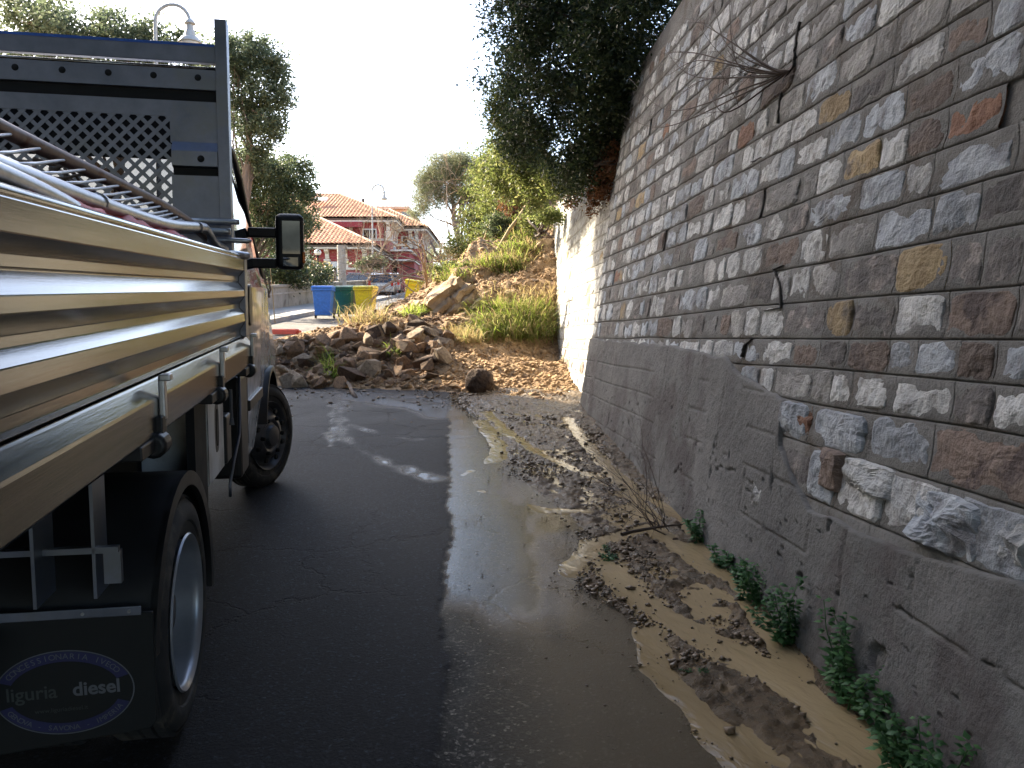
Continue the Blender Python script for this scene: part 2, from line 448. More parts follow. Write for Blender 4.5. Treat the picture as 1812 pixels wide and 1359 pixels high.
# ================================================================== SETTING: ground, road, mud, water, slide
def asphalt(name, near):
    m, t, b = _nt(name); L = t.links.new
    tc = N(t, 'TexCoord'); src = tc.outputs['Object']
    def attr(n, default=0.0):
        if not near: return None
        a = N(t, 'Attribute'); a.attribute_name = n; return a.outputs['Fac']
    old, wet, film = attr('old'), attr('wet'), attr('film')
    agg = N(t, 'TexNoise', i_Scale=85, i_Detail=5, i_Roughness=.8); L(src, agg.inputs['Vector'])
    big = N(t, 'TexNoise', i_Scale=1.3, i_Detail=8, i_Roughness=.6); L(src, big.inputs['Vector'])
    dry = ramp(t, agg.outputs['Fac'], [(.36, (.0030, .0038, .0065)), (.58, (.0085, .0105, .0165)), (.72, (.045, .049, .062))])
    oldc = ramp(t, agg.outputs['Fac'], [(.36, (.012, .011, .010)), (.55, (.048, .043, .036)), (.70, (.17, .155, .13))])
    sp = N(t, 'TexVoronoi', i_Scale=95, i_Randomness=1.0); L(src, sp.inputs['Vector'])
    sc_ = N(t, 'SeparateColor'); L(sp.outputs['Color'], sc_.inputs[0])
    spk = ramp(t, sc_.outputs[0], [(.0, g3(.55)), (.80, g3(1.0)), (.90, g3(2.4)), (.97, g3(5.0))])  # pale aggregate; the brightest specks put wet glints into the colour
    dm = N(t, 'MixRGB', blend_type='MULTIPLY', i_Fac=.55); L(dry, dm.inputs[1]); L(spk, dm.inputs[2]); dry = dm.outputs[0]
    om = N(t, 'MixRGB', blend_type='MULTIPLY', i_Fac=1.0); L(oldc, om.inputs[1]); L(spk, om.inputs[2]); oldc = om.outputs[0]
    col = dry
    if near:
        mx = N(t, 'MixRGB'); L(old, mx.inputs[0]); L(dry, mx.inputs[1]); L(oldc, mx.inputs[2]); col = mx.outputs[0]
    else:
        mx = N(t, 'MixRGB', i_Fac=.75); L(dry, mx.inputs[1]); mx.inputs[2].default_value = (.16, .145, .125, 1); col = mx.outputs[0]
    mul = N(t, 'MixRGB', blend_type='MULTIPLY', i_Fac=.7); L(col, mul.inputs[1])
    L(ramp(t, big.outputs['Fac'], [(.3, g3(.62)), (.7, g3(1.15))]), mul.inputs[2]); col = mul.outputs[0]
    # cracks of the worn surface
    dis = N(t, 'TexNoise', i_Scale=4.5, i_Detail=6, i_Roughness=.7); L(src, dis.inputs['Vector'])
    ad = N(t, 'MixRGB', blend_type='ADD', i_Fac=.35); L(src, ad.inputs[1]); L(dis.outputs['Color'], ad.inputs[2])
    vo = N(t, 'TexVoronoi', i_Scale=1.25); vo.feature = 'DISTANCE_TO_EDGE'; L(ad.outputs[0], vo.inputs['Vector'])
    cr = ramp(t, vo.outputs['Distance'], [(.004, g3(1)), (.022, g3(0))])
    msk = N(t, 'TexNoise', i_Scale=.8, i_Detail=3); L(src, msk.inputs['Vector'])
    cm = N(t, 'Math', operation='MULTIPLY'); L(cr, cm.inputs[0]); L(ramp(t, msk.outputs['Fac'], [(.44, g3(0)), (.56, g3(1))]), cm.inputs[1])
    crack = cm.outputs[0]
    mk = N(t, 'MixRGB'); mk.inputs[2].default_value = (.006, .006, .007, 1); L(crack, mk.inputs[0]); L(col, mk.inputs[1]); col = mk.outputs[0]
    if near:
        mf = N(t, 'MixRGB'); mf.inputs[2].default_value = (.16, .122, .072, 1); L(film, mf.inputs[0]); L(col, mf.inputs[1]); col = mf.outputs[0]
        dk = N(t, 'MixRGB', blend_type='MULTIPLY'); dk.inputs[2].default_value = (.62, .60, .58, 1)
        wd = N(t, 'Math', operation='MULTIPLY', i_1=.7); L(wet, wd.inputs[0]); L(wd.outputs[0], dk.inputs[0]); L(col, dk.inputs[1]); col = dk.outputs[0]
    L(col, b.inputs['Base Color'])
    bp = N(t, 'Bump', i_Strength=.55, i_Distance=.022); 
    hh = N(t, 'MixRGB', blend_type='SUBTRACT', i_Fac=1.0); L(agg.outputs['Fac'], hh.inputs[1]); L(crack, hh.inputs[2]); L(hh.outputs[0], bp.inputs['Height'])
    if near:
        rr = N(t, 'MapRange'); rr.inputs[3].default_value = .62; rr.inputs[4].default_value = .04;
        b.inputs['Specular IOR Level'].default_value = .15; L(wet, rr.inputs[0]); L(rr.outputs[0], b.inputs['Roughness'])
        L(ramp(t, wet, [(0, g3(1.0)), (.55, g3(.75)), (.78, g3(.30)), (.92, g3(.10))]), bp.inputs['Strength'])
    else:
        b.inputs['Roughness'].default_value = .8
    L(bp.outputs[0], b.inputs['Normal'])
    return m
M['asphalt'] = asphalt('asphalt_far', False)
M['asphalt_near'] = asphalt('asphalt_near', True)

def mudm():
    m, t, b = _nt('wet_mud'); L = t.links.new
    tc = N(t, 'TexCoord'); src = tc.outputs['Object']
    n1 = N(t, 'TexNoise', i_Scale=9, i_Detail=9, i_Roughness=.7); L(src, n1.inputs['Vector'])
    L(ramp(t, n1.outputs['Fac'], [(.3, (.045, .028, .012)), (.55, (.115, .075, .036)), (.72, (.21, .145, .075))]), b.inputs['Base Color'])
    L(ramp(t, n1.outputs['Fac'], [(.38, g3(.14)), (.64, g3(.6))]), b.inputs['Roughness'])
    b.inputs['Specular IOR Level'].default_value = .3
    n2 = N(t, 'TexNoise', i_Scale=75, i_Detail=7, i_Roughness=.75); L(src, n2.inputs['Vector'])
    bp = N(t, 'Bump', i_Strength=1.0, i_Distance=.014); L(n2.outputs['Fac'], bp.inputs['Height']); L(bp.outputs[0], b.inputs['Normal'])
    return m
M['mud'] = mudm()
def muddy_water():
    m, t, b = _nt('muddy_water'); L = t.links.new
    tc = N(t, 'TexCoord'); mp = N(t, 'Mapping'); mp.inputs['Scale'].default_value = (1, .28, 1); mp.inputs['Rotation'].default_value = (0, 0, R(24)); mp.vector_type = 'TEXTURE'; mp.inputs['Scale'].default_value = (1, 3.2, 1)
    L(tc.outputs['Object'], mp.inputs[0])
    n1 = N(t, 'TexNoise', i_Scale=3.0, i_Detail=6); L(mp.outputs[0], n1.inputs['Vector'])
    L(ramp(t, n1.outputs['Fac'], [(.3, (.20, .145, .075)), (.7, (.33, .25, .14))]), b.inputs['Base Color'])
    b.inputs['Roughness'].default_value = .06; b.inputs['IOR'].default_value = 1.33
    n2 = N(t, 'TexNoise', i_Scale=30, i_Detail=4, i_Distortion=.5); L(mp.outputs[0], n2.inputs['Vector'])
    bp = N(t, 'Bump', i_Strength=.5, i_Distance=.012); L(n2.outputs['Fac'], bp.inputs['Height']); L(bp.outputs[0], b.inputs['Normal'])
    return m
M['water'] = muddy_water()

# the earth under everything, out to the horizon
xs = np.concatenate([np.linspace(-400, -12, 24), np.linspace(-11, 30, 42), np.linspace(40, 400, 20)])
ys = np.concatenate([np.linspace(-200, -10, 14), np.linspace(-8, 110, 60), np.linspace(125, 900, 24)])
X, Y = np.meshgrid(xs, ys, indexing='ij')
Z = G(Y) - 0.10 + .0 * X
Z = Z - np.maximum(0, -X - 22) * .10
Z = np.maximum(Z, -14)
tag(grid_mesh('ground', np.stack([X, Y, Z], -1), M['ground']), kind='structure')

# the road: a worn sheet all the way, and the near stretch in detail
xs = np.linspace(-7.6, 1.2, 20); ys = np.linspace(-15, 95, 140)
X, Y = np.meshgrid(xs, ys, indexing='ij')
tag(grid_mesh('road', np.stack([X, Y, G(Y) - .02], -1), M['asphalt']), kind='structure')

def px_path(pts): return [tuple(on_ground(u, v)[:2]) for u, v in pts]
def joint_x(y): return -0.03 - 0.0735 * y + .020 * vnoise(P2(np.asarray(y), np.zeros_like(y), 4.0), 5) + .014 * vnoise(P2(np.asarray(y), np.zeros_like(y), 15.0), 6)
MUD_EDGE = px_path([(1330, 1390), (1310, 1359), (1232, 1250), (1160, 1185), (1148, 1125), (1100, 1086), (1012, 1040), (1030, 985), (1040, 960), (985, 905), (940, 870), (905, 835), (880, 790), (850, 750), (800, 715)])
MUD_EDGE_Y = np.array([p[1] for p in MUD_EDGE]); MUD_EDGE_X = np.array([p[0] for p in MUD_EDGE])
_o = np.argsort(MUD_EDGE_Y)
def mud_edge(y): return np.interp(y, MUD_EDGE_Y[_o], MUD_EDGE_X[_o])
STREAMS = [(px_path([(1015, 1000), (1060, 985), (1120, 1050), (1190, 1105), (1300, 1150), (1400, 1215), (1490, 1280), (1560, 1350), (1590, 1390)]), .075),
           (px_path([(1120, 870), (1180, 900), (1250, 965), (1300, 1035), (1365, 1125), (1420, 1200)]), .045),
           (px_path([(1150, 1120), (1165, 1185), (1235, 1262), (1310, 1345), (1340, 1390)]), .045),
           (px_path([(1260, 1000), (1150, 935), (1060, 960), (1010, 1010)]), .06),
           (px_path([(860, 730), (905, 770), (950, 800), (1010, 830), (1060, 845)]), .05),
           (px_path([(850, 745), (880, 785), (875, 812), (820, 840)]), .06),
           (px_path([(1000, 740), (1050, 800), (1110, 860), (1150, 920)]), .06),
           (px_path([(1030, 905), (960, 905), (890, 880), (850, 870)]), .045)]
TRICKLES = [(px_path([(612, 715), (598, 745), (605, 775), (640, 800), (690, 825), (740, 838), (775, 848)]), .12),
            (px_path([(615, 752), (650, 762), (700, 775), (735, 780)]), .055),
            (px_path([(590, 720), (585, 790)]), .05)]
PUDDLE = px_path([(640, 705), (690, 715), (750, 725), (790, 735)])
xs = np.linspace(-4.6, 1.26, 294); ys = np.concatenate([np.arange(.5, 5, .018), np.arange(5, 12.6, .03)])
X, Y = np.meshgrid(xs, ys, indexing='ij')
jx = joint_x(Y)
side = X - jx
nz = fbm(P2(X, Y, 2.2), 5, 3)
old = sstep(-.004, .012, side)
wet_r = np.clip(.66 + .42 * fbm(P2(X, Y, 3.5, 1.2), 5, 11) + .25 * sstep(3.2, 5.0, Y) - .34 * sstep(3.9, 2.2, Y), 0, 1)
fade = sstep(.02, .15, side + .10 * fbm(P2(X, Y, 5.0), 4, 8) + .35 * sstep(3.0, 3.7, Y))   # the dry edge near the camera
wet_r = wet_r + .42 * sstep(.50, .0, side + .16 * nz) * sstep(3.2, 4.2, Y)
wet = old * np.clip(wet_r, 0, .90 + .06 * sstep(.30, .08, side + .10 * nz) * sstep(3.4, 4.2, Y)) * np.clip(fade, 0.12, 1)
for pts, w in TRICKLES:
    d = seg_dist(X, Y, pts) + .13 * fbm(P2(X, Y, 5, 3), 5, 21)
    wet = np.maximum(wet, (1 - sstep(w * .05, w * 1.0, d)) * np.clip(.55 + 1.0 * fbm(P2(X, Y, 9, 4), 4, 4), 0, .95))
d = seg_dist(X, Y, PUDDLE) + .26 * fbm(P2(X, Y, 2.4, 1.2), 5, 33)
wet = np.maximum(wet, (1 - sstep(.16, .46, d)) * np.clip(.76 + .25 * fbm(P2(X, Y, 7, 3), 3, 36), 0, .84))
d = seg_dist(X, Y, px_path([(540, 694), (620, 700), (700, 704), (800, 716)])) + .16 * fbm(P2(X, Y, 4, 3), 5, 35)
wet = np.maximum(wet, (1 - sstep(.05, .25, d)) * np.clip(.74 + .25 * fbm(P2(X, Y, 7, 3), 3, 37), 0, .84))
wet = np.maximum(wet, .28 * sstep(6.5, 11, Y) * np.clip(.6 + nz, 0, 1))
me_ = mud_edge(Y)
film = np.clip((1 - sstep(-.05, .75, me_ - X + .16 * nz)) * .75 + .62 * sstep(.05, .5, side) * np.clip(.6 + 1.3 * fbm(P2(X, Y, 5, .8), 4, 15), 0, 1), 0, .85) * old
Zr = G(Y) + np.where(side < 0, .007, 0) * sstep(0, -.012, side) + .003 * nz
grid_mesh('road', np.stack([X, Y, Zr], -1), M['asphalt_near'], attrs={'old': old, 'wet': wet, 'film': film})['kind'] = 'structure'

# mud deposited along the foot of the wall, and the brown water running through it
xs = np.linspace(-1.0, 1.28, 205); ys = np.concatenate([np.arange(1.2, 4.2, .0115), np.arange(4.2, 7, .018), np.arange(7, 11.6, .03)])
X, Y = np.meshgrid(xs, ys, indexing='ij')
inside = X - mud_edge(Y) + .05 * fbm(P2(X, Y, 6), 4, 44)
body = sstep(-.05, .14, inside)
flow = np.stack([X * 7 + Y * 2.0, Y * 3.2 - X * 1.0, X * 0], -1)
lump = ridged(flow, 5, 61) - .60
fine = fbm(P2(X, Y, 30), 4, 62)
hmud = body * (.011 + (.052 - .022 * sstep(4.6, 6.5, Y)) * lump + .016 * np.abs(fine) + .013 * fine + .012 * (ridged(flow * 3.1, 4, 66) - .62)) - .012
hmud += .012 * sstep(.0, .4, X - .9 + .03 * Y)
carve = np.zeros_like(X); cw = np.zeros_like(X)
for pts, w in STREAMS:
    d = seg_dist(X, Y, pts) + .05 * fbm(P2(X, Y, 6), 3, 71)
    carve = np.maximum(carve, 1 - sstep(w * .55, w * 1.35, d)); cw = np.maximum(cw, 1 - sstep(w * .35, w * 2.6, d))
hmud -= carve * .042
hmud += .004 * sstep(4.6, 6.4, Y) * body
hmud += .05 * sstep(9.2, 11, Y) * sstep(-.8, .3, X)
wl = np.where(inside > -.06, 0.0015, -.03) + .0 * X
wl = .006 * sstep(-.22, .06, inside) * sstep(10.6, 9.8, Y) - .0125 + .0125 * np.maximum(cw ** .7, sstep(-.05, .15, inside) * (.74 - .06 * sstep(4.4, 5.6, Y)))
wl = np.minimum(wl, .0065)
tag(grid_mesh('mud', np.stack([X, Y, G(Y) + hmud], -1), M['mud'], mask=body > .02), kind='structure')
tag(grid_mesh('muddy_water', np.stack([X, Y, G(Y) + wl], -1), M['water'], mask=(wl > -.004)), kind='structure')

# landslide: earth slope spilled over the road, through measured control points
def hp(u, v, Y):
    q = at(u, v, Y); return (q[0], Y, q[2] - g1(Y))
CTRL = [(-3.4, 11.2, 0), (-2.7, 11.2, 0), (-1.56, 10.9, 0), (-.78, 10.6, 0), (0, 10.2, 0), (.8, 9.6, .0), (-5.2, 12.6, 0), (-6.2, 14, -.1), (-6.2, 18, -.2), (-6.2, 10, -.3), (-4, 9.3, -.2), (-2, 9.3, -.2), (0, 9.0, -.12), (1.0, 8.6, -.05),
        hp(500, 602, 13.2), hp(560, 590, 13), hp(620, 578, 13), hp(680, 568, 13.2), hp(720, 560, 13.4), hp(760, 575, 13), hp(620, 640, 12), hp(540, 645, 12), hp(700, 640, 11.9), hp(770, 640, 11.8),
        hp(830, 625, 12.3), hp(900, 640, 12), hp(985, 642, 13), hp(905, 600, 13.5), hp(975, 610, 13.8), hp(800, 560, 14.5), hp(800, 515, 15.4), hp(755, 525, 15.6), hp(735, 545, 15.2), hp(700, 548, 15.5),
        (-2.9, 17, .45), (-3.4, 19.5, .1), (-4.5, 17, -.1), (-4.6, 15, -.05), (-4.4, 24, -.1), (-4.4, 30, -.1), (-3.6, 22, .0),
        hp(860, 505, 15.6), hp(855, 445, 17.2), hp(930, 520, 15), hp(960, 485, 16), hp(950, 432, 17.8), hp(930, 400, 19.4), hp(905, 385, 21), hp(860, 425, 20.4), hp(800, 480, 17.2), hp(828, 464, 20.5),
        (-1.9, 22.5, 1.3), (-2.6, 24, .8), (-1.0, 26, 1.3), (-3.0, 29, .5), (-2.0, 33, 1.1), (-.6, 30, 1.7), (0.6, 24, 3.0), (2.5, 24, 5.0), (1.5, 19, 3.7), (3, 18, 4.2), (4, 27, 5.6), (4.2, 33, 6.0), (1.2, 30, 4.6), (.8, 10.4, .02), (.75, 11.5, .10), (.7, 12.4, .17), (1.3, 11.2, .1), (1.3, 12.6, .22), (1.4, 10, .0), (.95, 14.8, .8), (1.5, 14.2, .75), (2.3, 12, .2), (2.4, 15.2, 1.3), (3.5, 13.0, .6), (.3, 11.4, .12), (.3, 12.3, .22), (-.4, 11.4, .12)]
CP = np.array(CTRL)
def tps(r): return np.where(r > 1e-9, r * r * np.log(r + 1e-12), 0)
_n = len(CP)
K = tps(np.hypot(CP[:, None, 0] - CP[None, :, 0], CP[:, None, 1] - CP[None, :, 1])) + np.eye(_n) * .02
Pm = np.c_[np.ones(_n), CP[:, :2]]
A = np.block([[K, Pm], [Pm.T, np.zeros((3, 3))]])
W = np.linalg.solve(A, np.r_[CP[:, 2], 0, 0, 0])
def slide_h(x, y):
    x = np.asarray(x, float); y = np.asarray(y, float); s = W[_n] + W[_n + 1] * x + W[_n + 2] * y
    for k in range(_n): s = s + W[k] * tps(np.hypot(x - CP[k, 0], y - CP[k, 1]))
    return s
xs = np.linspace(-6.3, 4.2, 240); ys = np.concatenate([np.arange(8.8, 18, .05), np.arange(18, 33, .13)])
X, Y = np.meshgrid(xs, ys, indexing='ij')
H0 = slide_h(X, Y)
rough = sstep(-.1, .35, H0)
PN = np.stack([X * 1.3, Y * 1.3, H0 * 1.3], -1)
Hn = H0 + sstep(.7, 1.8, H0) * (.30 * fbm(PN * .9 + 5, 4, 111) + .34 * (ridged(PN * 1.6, 4, 115) - .6)) + rough * (.22 * fbm(PN, 4, 81) + .10 * (ridged(PN * 3.0, 4, 85) - .6) + .05 * fbm(PN * 9, 3, 88)) + .03 * fbm(PN * 5, 3, 90)
SLIDE_GRID = (xs, ys, Hn)
def slide_z(x, y):
    i = np.clip(np.searchsorted(xs_s, x) - 1, 0, len(xs_s) - 2); j = np.clip(np.searchsorted(ys_s, y) - 1, 0, len(ys_s) - 2)
    tx = (x - xs_s[i]) / (xs_s[i + 1] - xs_s[i]); ty = (y - ys_s[j]) / (ys_s[j + 1] - ys_s[j])
    h = (Hn_s[i, j] * (1 - tx) + Hn_s[i + 1, j] * tx) * (1 - ty) + (Hn_s[i, j + 1] * (1 - tx) + Hn_s[i + 1, j + 1] * tx) * ty
    return float(h) + g1(y)
xs_s, ys_s, Hn_s = xs, ys, Hn
tag(grid_mesh('landslide_slope', np.stack([X, Y, G(Y) + Hn], -1), M['soil'], mask=Hn > -.06), kind='structure')
# hillside above the wall and behind the slide
xs = np.linspace(1.9, 60, 50); ys = np.linspace(-12, 70, 70)
X, Y = np.meshgrid(xs, ys, indexing='ij')
Z = 4.35 + .05 * np.maximum(0, Y - 14) + .42 * (X - 2) + .5 * fbm(P2(X, Y, .3), 4, 95)
Z = np.where(Y > 31, Z - .0 * X, Z)
tag(grid_mesh('hillside', np.stack([X, Y, Z], -1), M['ground']), kind='structure')
xs = np.linspace(-3.4, 2.4, 24); ys = np.linspace(30, 70, 40)
X, Y = np.meshgrid(xs, ys, indexing='ij')
Z = G(Y) + 3.2 * sstep(-2.2, 2.4, X) * 1.1 + .3 * fbm(P2(X, Y, .5), 4, 96)
tag(grid_mesh('hillside', np.stack([X, Y, Z], -1), M['ground']), kind='structure')
# pavement on the far side of the road, with its kerb
ys = np.linspace(4, 62, 60); n = len(ys)
sw = MB()
prof = [(-7.55, -.03), (-7.55, .12), (-7.68, .13), (-9.45, .15), (-9.45, -.05)]
sw.grid(np.stack([np.stack([np.full(n, a), ys, G(ys) + h], -1) for a, h in prof], 0))
tag(sw.build('pavement', M['paving']), kind='structure')

# ================================================================== RETAINING WALL
wall = thing('retaining_wall', 'tall leaning stone retaining wall with rough grey render along its foot', 'wall')
LINES = [.30, .52, .76, .96, 1.137, 1.275, 1.405, 1.55, 1.715, 1.865, 2.01, 2.155, 2.30, 2.445, 2.59, 2.735, 2.88, 3.025, 3.17, 3.31, 3.45, 3.59, 3.73]
Y0, Y1, SPLIT = .55, 18.4, 9.72
def line_z(k, y):
    z = LINES[k]
    y = np.asarray(y, float)
    return np.where(z > 1.41, 1.405 + (z - 1.405) * (1 + .033 * np.clip(y - 2.2, -2, 9)), z) + .012 * vnoise(np.stack([y * .9, y * 0 + k * 7.7, y * 0], -1), 7) * 1.0
REND = [(.4, .80), (2.04, .80), (2.45, .735), (2.9, .72), (3.26, .73), (3.45, .80), (3.66, .93), (3.69, 1.12), (3.95, 1.17), (4.25, 1.21), (4.63, 1.30), (5.6, 1.345), (6.8, 1.37), (9.4, 1.405), (9.75, 1.41)]
def rend_top(y): return np.interp(y, [p[0] for p in REND], [p[1] for p in REND])
def wall_off(y): return np.where(np.asarray(y) > SPLIT, -.07, 0.0)

# core of the wall: solid behind the face, with a top
ys = np.linspace(Y0, Y1, 40); nn = len(ys)
c_lo = wall_pts(ys, G(ys) - .3, -.010 + wall_off(ys)); c_hi = wall_pts(ys, np.full(nn, 4.4), -.010 + wall_off(ys))
back_hi = c_hi + np.array([.7, 0, 0]); back_lo = c_lo + np.array([1.6, 0, 0])
co = MB().grid(np.stack([c_lo, c_hi, back_hi, back_lo], 0))
co.add([c_lo[0], c_hi[0], back_hi[0], back_lo[0]], [(0, 1, 2, 3)]); co.add([c_lo[-1], c_hi[-1], back_hi[-1], back_lo[-1]], [(0, 1, 2, 3)])
co.build('core', M['mortar'], wall)

STONE_KINDS = [('stone_pale', .30), ('stone_blue', .14), ('stone_dark', .17), ('stone_brown', .14), ('stone_grey', .15), ('stone_ochre', .06), ('stone_rust', .04)]
CRACKS = [[on_wall(u, v) for u, v in l] for l in ([(1418, 40), (1410, 85), (1408, 118), (1392, 140), (1382, 185), (1380, 225)], [(1352, 278), (1340, 285), (1330, 288)], [(1390, 470), (1372, 478), (1384, 500), (1386, 545), (1350, 552)], [(1335, 600), (1320, 612), (1314, 636)])]
WEEPS = [on_wall(u, v) for u, v in [(1356, 345), (1176, 442), (1088, 482), (1800, 195), (1150, 240)]]

def stone_mesh(y0, y1, za, zb, rnd, K, NR, proud, cover):
    """irregular hewn face: rings round a centre, chipped by random planes"""
    cy, cz = (y0 + y1) / 2 + rnd.uniform(-.01, .01), (za + zb) / 2
    hw, hh = (y1 - y0 - .006) / 2 * cover, (zb - za - .006) / 2 * min(1, cover + .05)
    an = np.arange(K) * 2 * math.pi / K
    e = 9.0 + rnd.uniform(-2, 6)
    rr = (np.abs(np.cos(an)) ** e + np.abs(np.sin(an)) ** e) ** (-1 / e)
    ph = rnd.uniform(0, 50)
    rr *= 1 - (.06 + .26 * (1.0 - cover)) * np.abs(vnoise(np.stack([np.cos(an) * 2.6 + ph, np.sin(an) * 2.6, an * 0], -1), 3)) - (.06 + .20 * (1 - cover)) * np.abs(vnoise(np.stack([np.cos(an) * 6 + ph, np.sin(an) * 6, an * 0], -1), 4))
    fr = np.r_[np.linspace(0, .88, NR)[1:], .97, 1.03]
    a = np.concatenate([[0], (fr[:, None] * rr * np.cos(an)).ravel()]); b = np.concatenate([[0], (fr[:, None] * rr * np.sin(an)).ravel()])
    planes = [(rnd.gauss(0, .55), rnd.gauss(0, .55), rnd.uniform(.5, 1.25)) for _ in range(5)]
    h = np.full(len(a), 1.0)
    for pa, pb, pc in planes: h = np.minimum(h, pc + pa * a + pb * b)
    Pn = np.stack([a * hw * 22 + ph, b * hh * 22, a * 0 + ph], -1)
    h = np.clip(h, .12, 1.1) * proud + proud * .55 * (ridged(Pn * .8, 4, 9) - .6) + .003 * fbm(Pn * 2.5, 2, 14)
    h[-2 * K:-K] = np.maximum(h[-2 * K:-K] * .55, .001); h[-K:] = -.014
    yy, zz = cy + a * hw, cz + b * hh
    V = wall_pts(yy, zz, h + wall_off(np.full(len(yy), cy)))
    fs = [(0, 1 + (j + 1) % K, 1 + j) for j in range(K)]
    for r_ in range(len(fr) - 1):
        for j in range(K):
            p, q = 1 + r_ * K + j, 1 + r_ * K + (j + 1) % K
            fs.append((p, q, q + K)); fs.append((p, q + K, p + K))
    return V, fs

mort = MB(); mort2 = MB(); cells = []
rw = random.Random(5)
for k in range(len(LINES) - 1):
    y = Y0 - rw.uniform(0, .3)
    while y < Y1:
        hgt = LINES[k + 1] - LINES[k]
        w = rw.choice([.19, .24, .28, .30, .34, .40, .46]) * rw.uniform(.88, 1.12) * (1.12 if k < 4 else 1.0)
        ya, yb = y, y + w
        if ya < SPLIT < yb: yb = SPLIT
        y = yb
        if yb - ya < .08: continue
        if yb > Y1 - .3 * abs(math.sin(k * 2.3)) - .25 * k / 20: continue
        ym = (ya + yb) / 2
        za, zb = float(line_z(k, ym)), float(line_z(k + 1, ym))
        if zb < g1(ym) - .05: continue
        gap = .0022
        weep = any(ya < wy < yb and za < wz < zb for wy, wz in WEEPS)
        in_rend = (ym < SPLIT) and (zb < float(rend_top(ym)) - .02 or (za + zb) / 2 < float(rend_top(ym)) - .06)
        if weep:
            wy = [p for p in WEEPS if ya < p[0] < yb and za < p[1] < zb][0][0]
            spans = [(ya, wy - .035), (wy + .035, yb)]
        else: spans = [(ya, yb)]
        for sa, sb in spans:
            if sb - sa < .03: continue
            ny, nzz = max(2, int((sb - sa) / .045)), 4
            uy = np.linspace(sa + gap, sb - gap, ny + 1); 
            rows = []
            for t_, o_ in ((0, -.05), (0, .002), (.04, .006), (.35, .0), (.65, .0), (.96, .006), (1, .002), (1, -.05)):
                zl, zh = line_z(k, uy) + gap, line_z(k + 1, uy) - gap
                zz = zl + (zh - zl) * t_
                oo = o_ + (0 if o_ < -.01 else 1) * .006 * vnoise(np.stack([uy * 14, zz * 14, zz * 0], -1), 6)
                
                rows.append(wall_pts(uy, zz, oo + wall_off(np.full(len(uy), ym))))
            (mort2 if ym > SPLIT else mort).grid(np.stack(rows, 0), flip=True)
            if not in_rend:
                cells.append((sa, sb, za, zb, k, ym))
mort.build('mortar', M['mortar'], wall, smooth=True)
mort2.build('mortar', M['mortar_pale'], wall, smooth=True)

def px_of(p):
    d = np.array(p) - EYE_P
    c, s = math.cos(PITCH), math.sin(PITCH)
    zf = d[1] * c - d[2] * s; yu = d[1] * s + d[2] * c
    return 906 + F_PX * d[0] / max(zf, .05), 679.5 - F_PX * yu / max(zf, .05), zf
def px_size(sa, sb, za, zb):
    q = [px_of(wall_p(a, b)) for a in (sa, sb) for b in (za, zb)]
    if max(x[0] for x in q) < 0 or min(x[0] for x in q) > 1812 or max(x[1] for x in q) < 0 or min(x[1] for x in q) > 1359: return 0
    return (max(x[0] for x in q) - min(x[0] for x in q)) * (max(x[1] for x in q) - min(x[1] for x in q))
sizes = [px_size(*c[:4]) for c in cells]
order = sorted(range(len(cells)), key=lambda i: -sizes[i])
rank = {i: n for n, i in enumerate(order)}
rest = {}
for i, (sa, sb, za, zb, k, ym) in enumerate(cells):
    rnd = random.Random(1000 + i)
    # stones in the lower far courses are paler, the near upper ones darker
    wts = [w for _, w in STONE_KINDS]
    if k <= 3 and ym < 3.3: wts = [.66, .26, .0, .06, .02, .0, .0]
    elif k <= 4: wts = [.40, .22, .20, .18, .14, .07, .04]
    elif ym < 3.4: wts = [.22, .20, .21, .16, .16, .03, .03]
    elif ym > SPLIT: wts = [.8, .0, .0, .0, .15, .05, .0]  # stones beyond the split made paler to carry the sunlight
    elif ym > 4.2: wts = [.36, .24, .10, .09, .24, .035, .02]
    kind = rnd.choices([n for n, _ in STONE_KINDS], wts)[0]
    # the crack swallows what it crosses
    big = sizes[i] > 2500
    cover = rnd.choices([1.0, .97, .92, .80], [.42, .36, .17, .05])[0]
    proud = rnd.uniform(.007, .018) * (1.9 if k <= 3 else 1)
    if rank[i] < 280:
        V, fs = stone_mesh(sa, sb, za, zb, rnd, 30 if big else 18, 7 if big else 4, proud, cover)
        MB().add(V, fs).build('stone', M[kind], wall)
    else:
        V, fs = stone_mesh(sa, sb, za, zb, rnd, 12, 3, proud, cover)
        rest.setdefault('x', []).append((kind, V, fs))
mb = MB(); mi = []
kinds = [n for n, _ in STONE_KINDS]
for kind, V, fs in rest['x']:
    mb.add(V, fs); mi += [kinds.index(kind)] * len(fs)
o = mb.build('smaller_stones', M[kinds[0]], wall)
for n_ in kinds[1:]: o.data.materials.append(M[n_])
o.data.polygons.foreach_set('material_index', mi)
o['kind'] = 'stuff'
wm = MB()
for wy, wz in WEEPS:
    kk = [k for k in range(len(LINES) - 1) if float(line_z(k, wy)) <= wz < float(line_z(k + 1, wy))]
    if kk:
        za, zb = float(line_z(kk[0], wy)), float(line_z(kk[0] + 1, wy))
        rows = np.array([[wall_p(wy + sy, zz, -.012 + float(wall_off(wy))) for zz in (za, zb)] for sy in (-.033, .033)])
        wm.grid(rows)
wm.build('weep_hole', M['core'], wall)
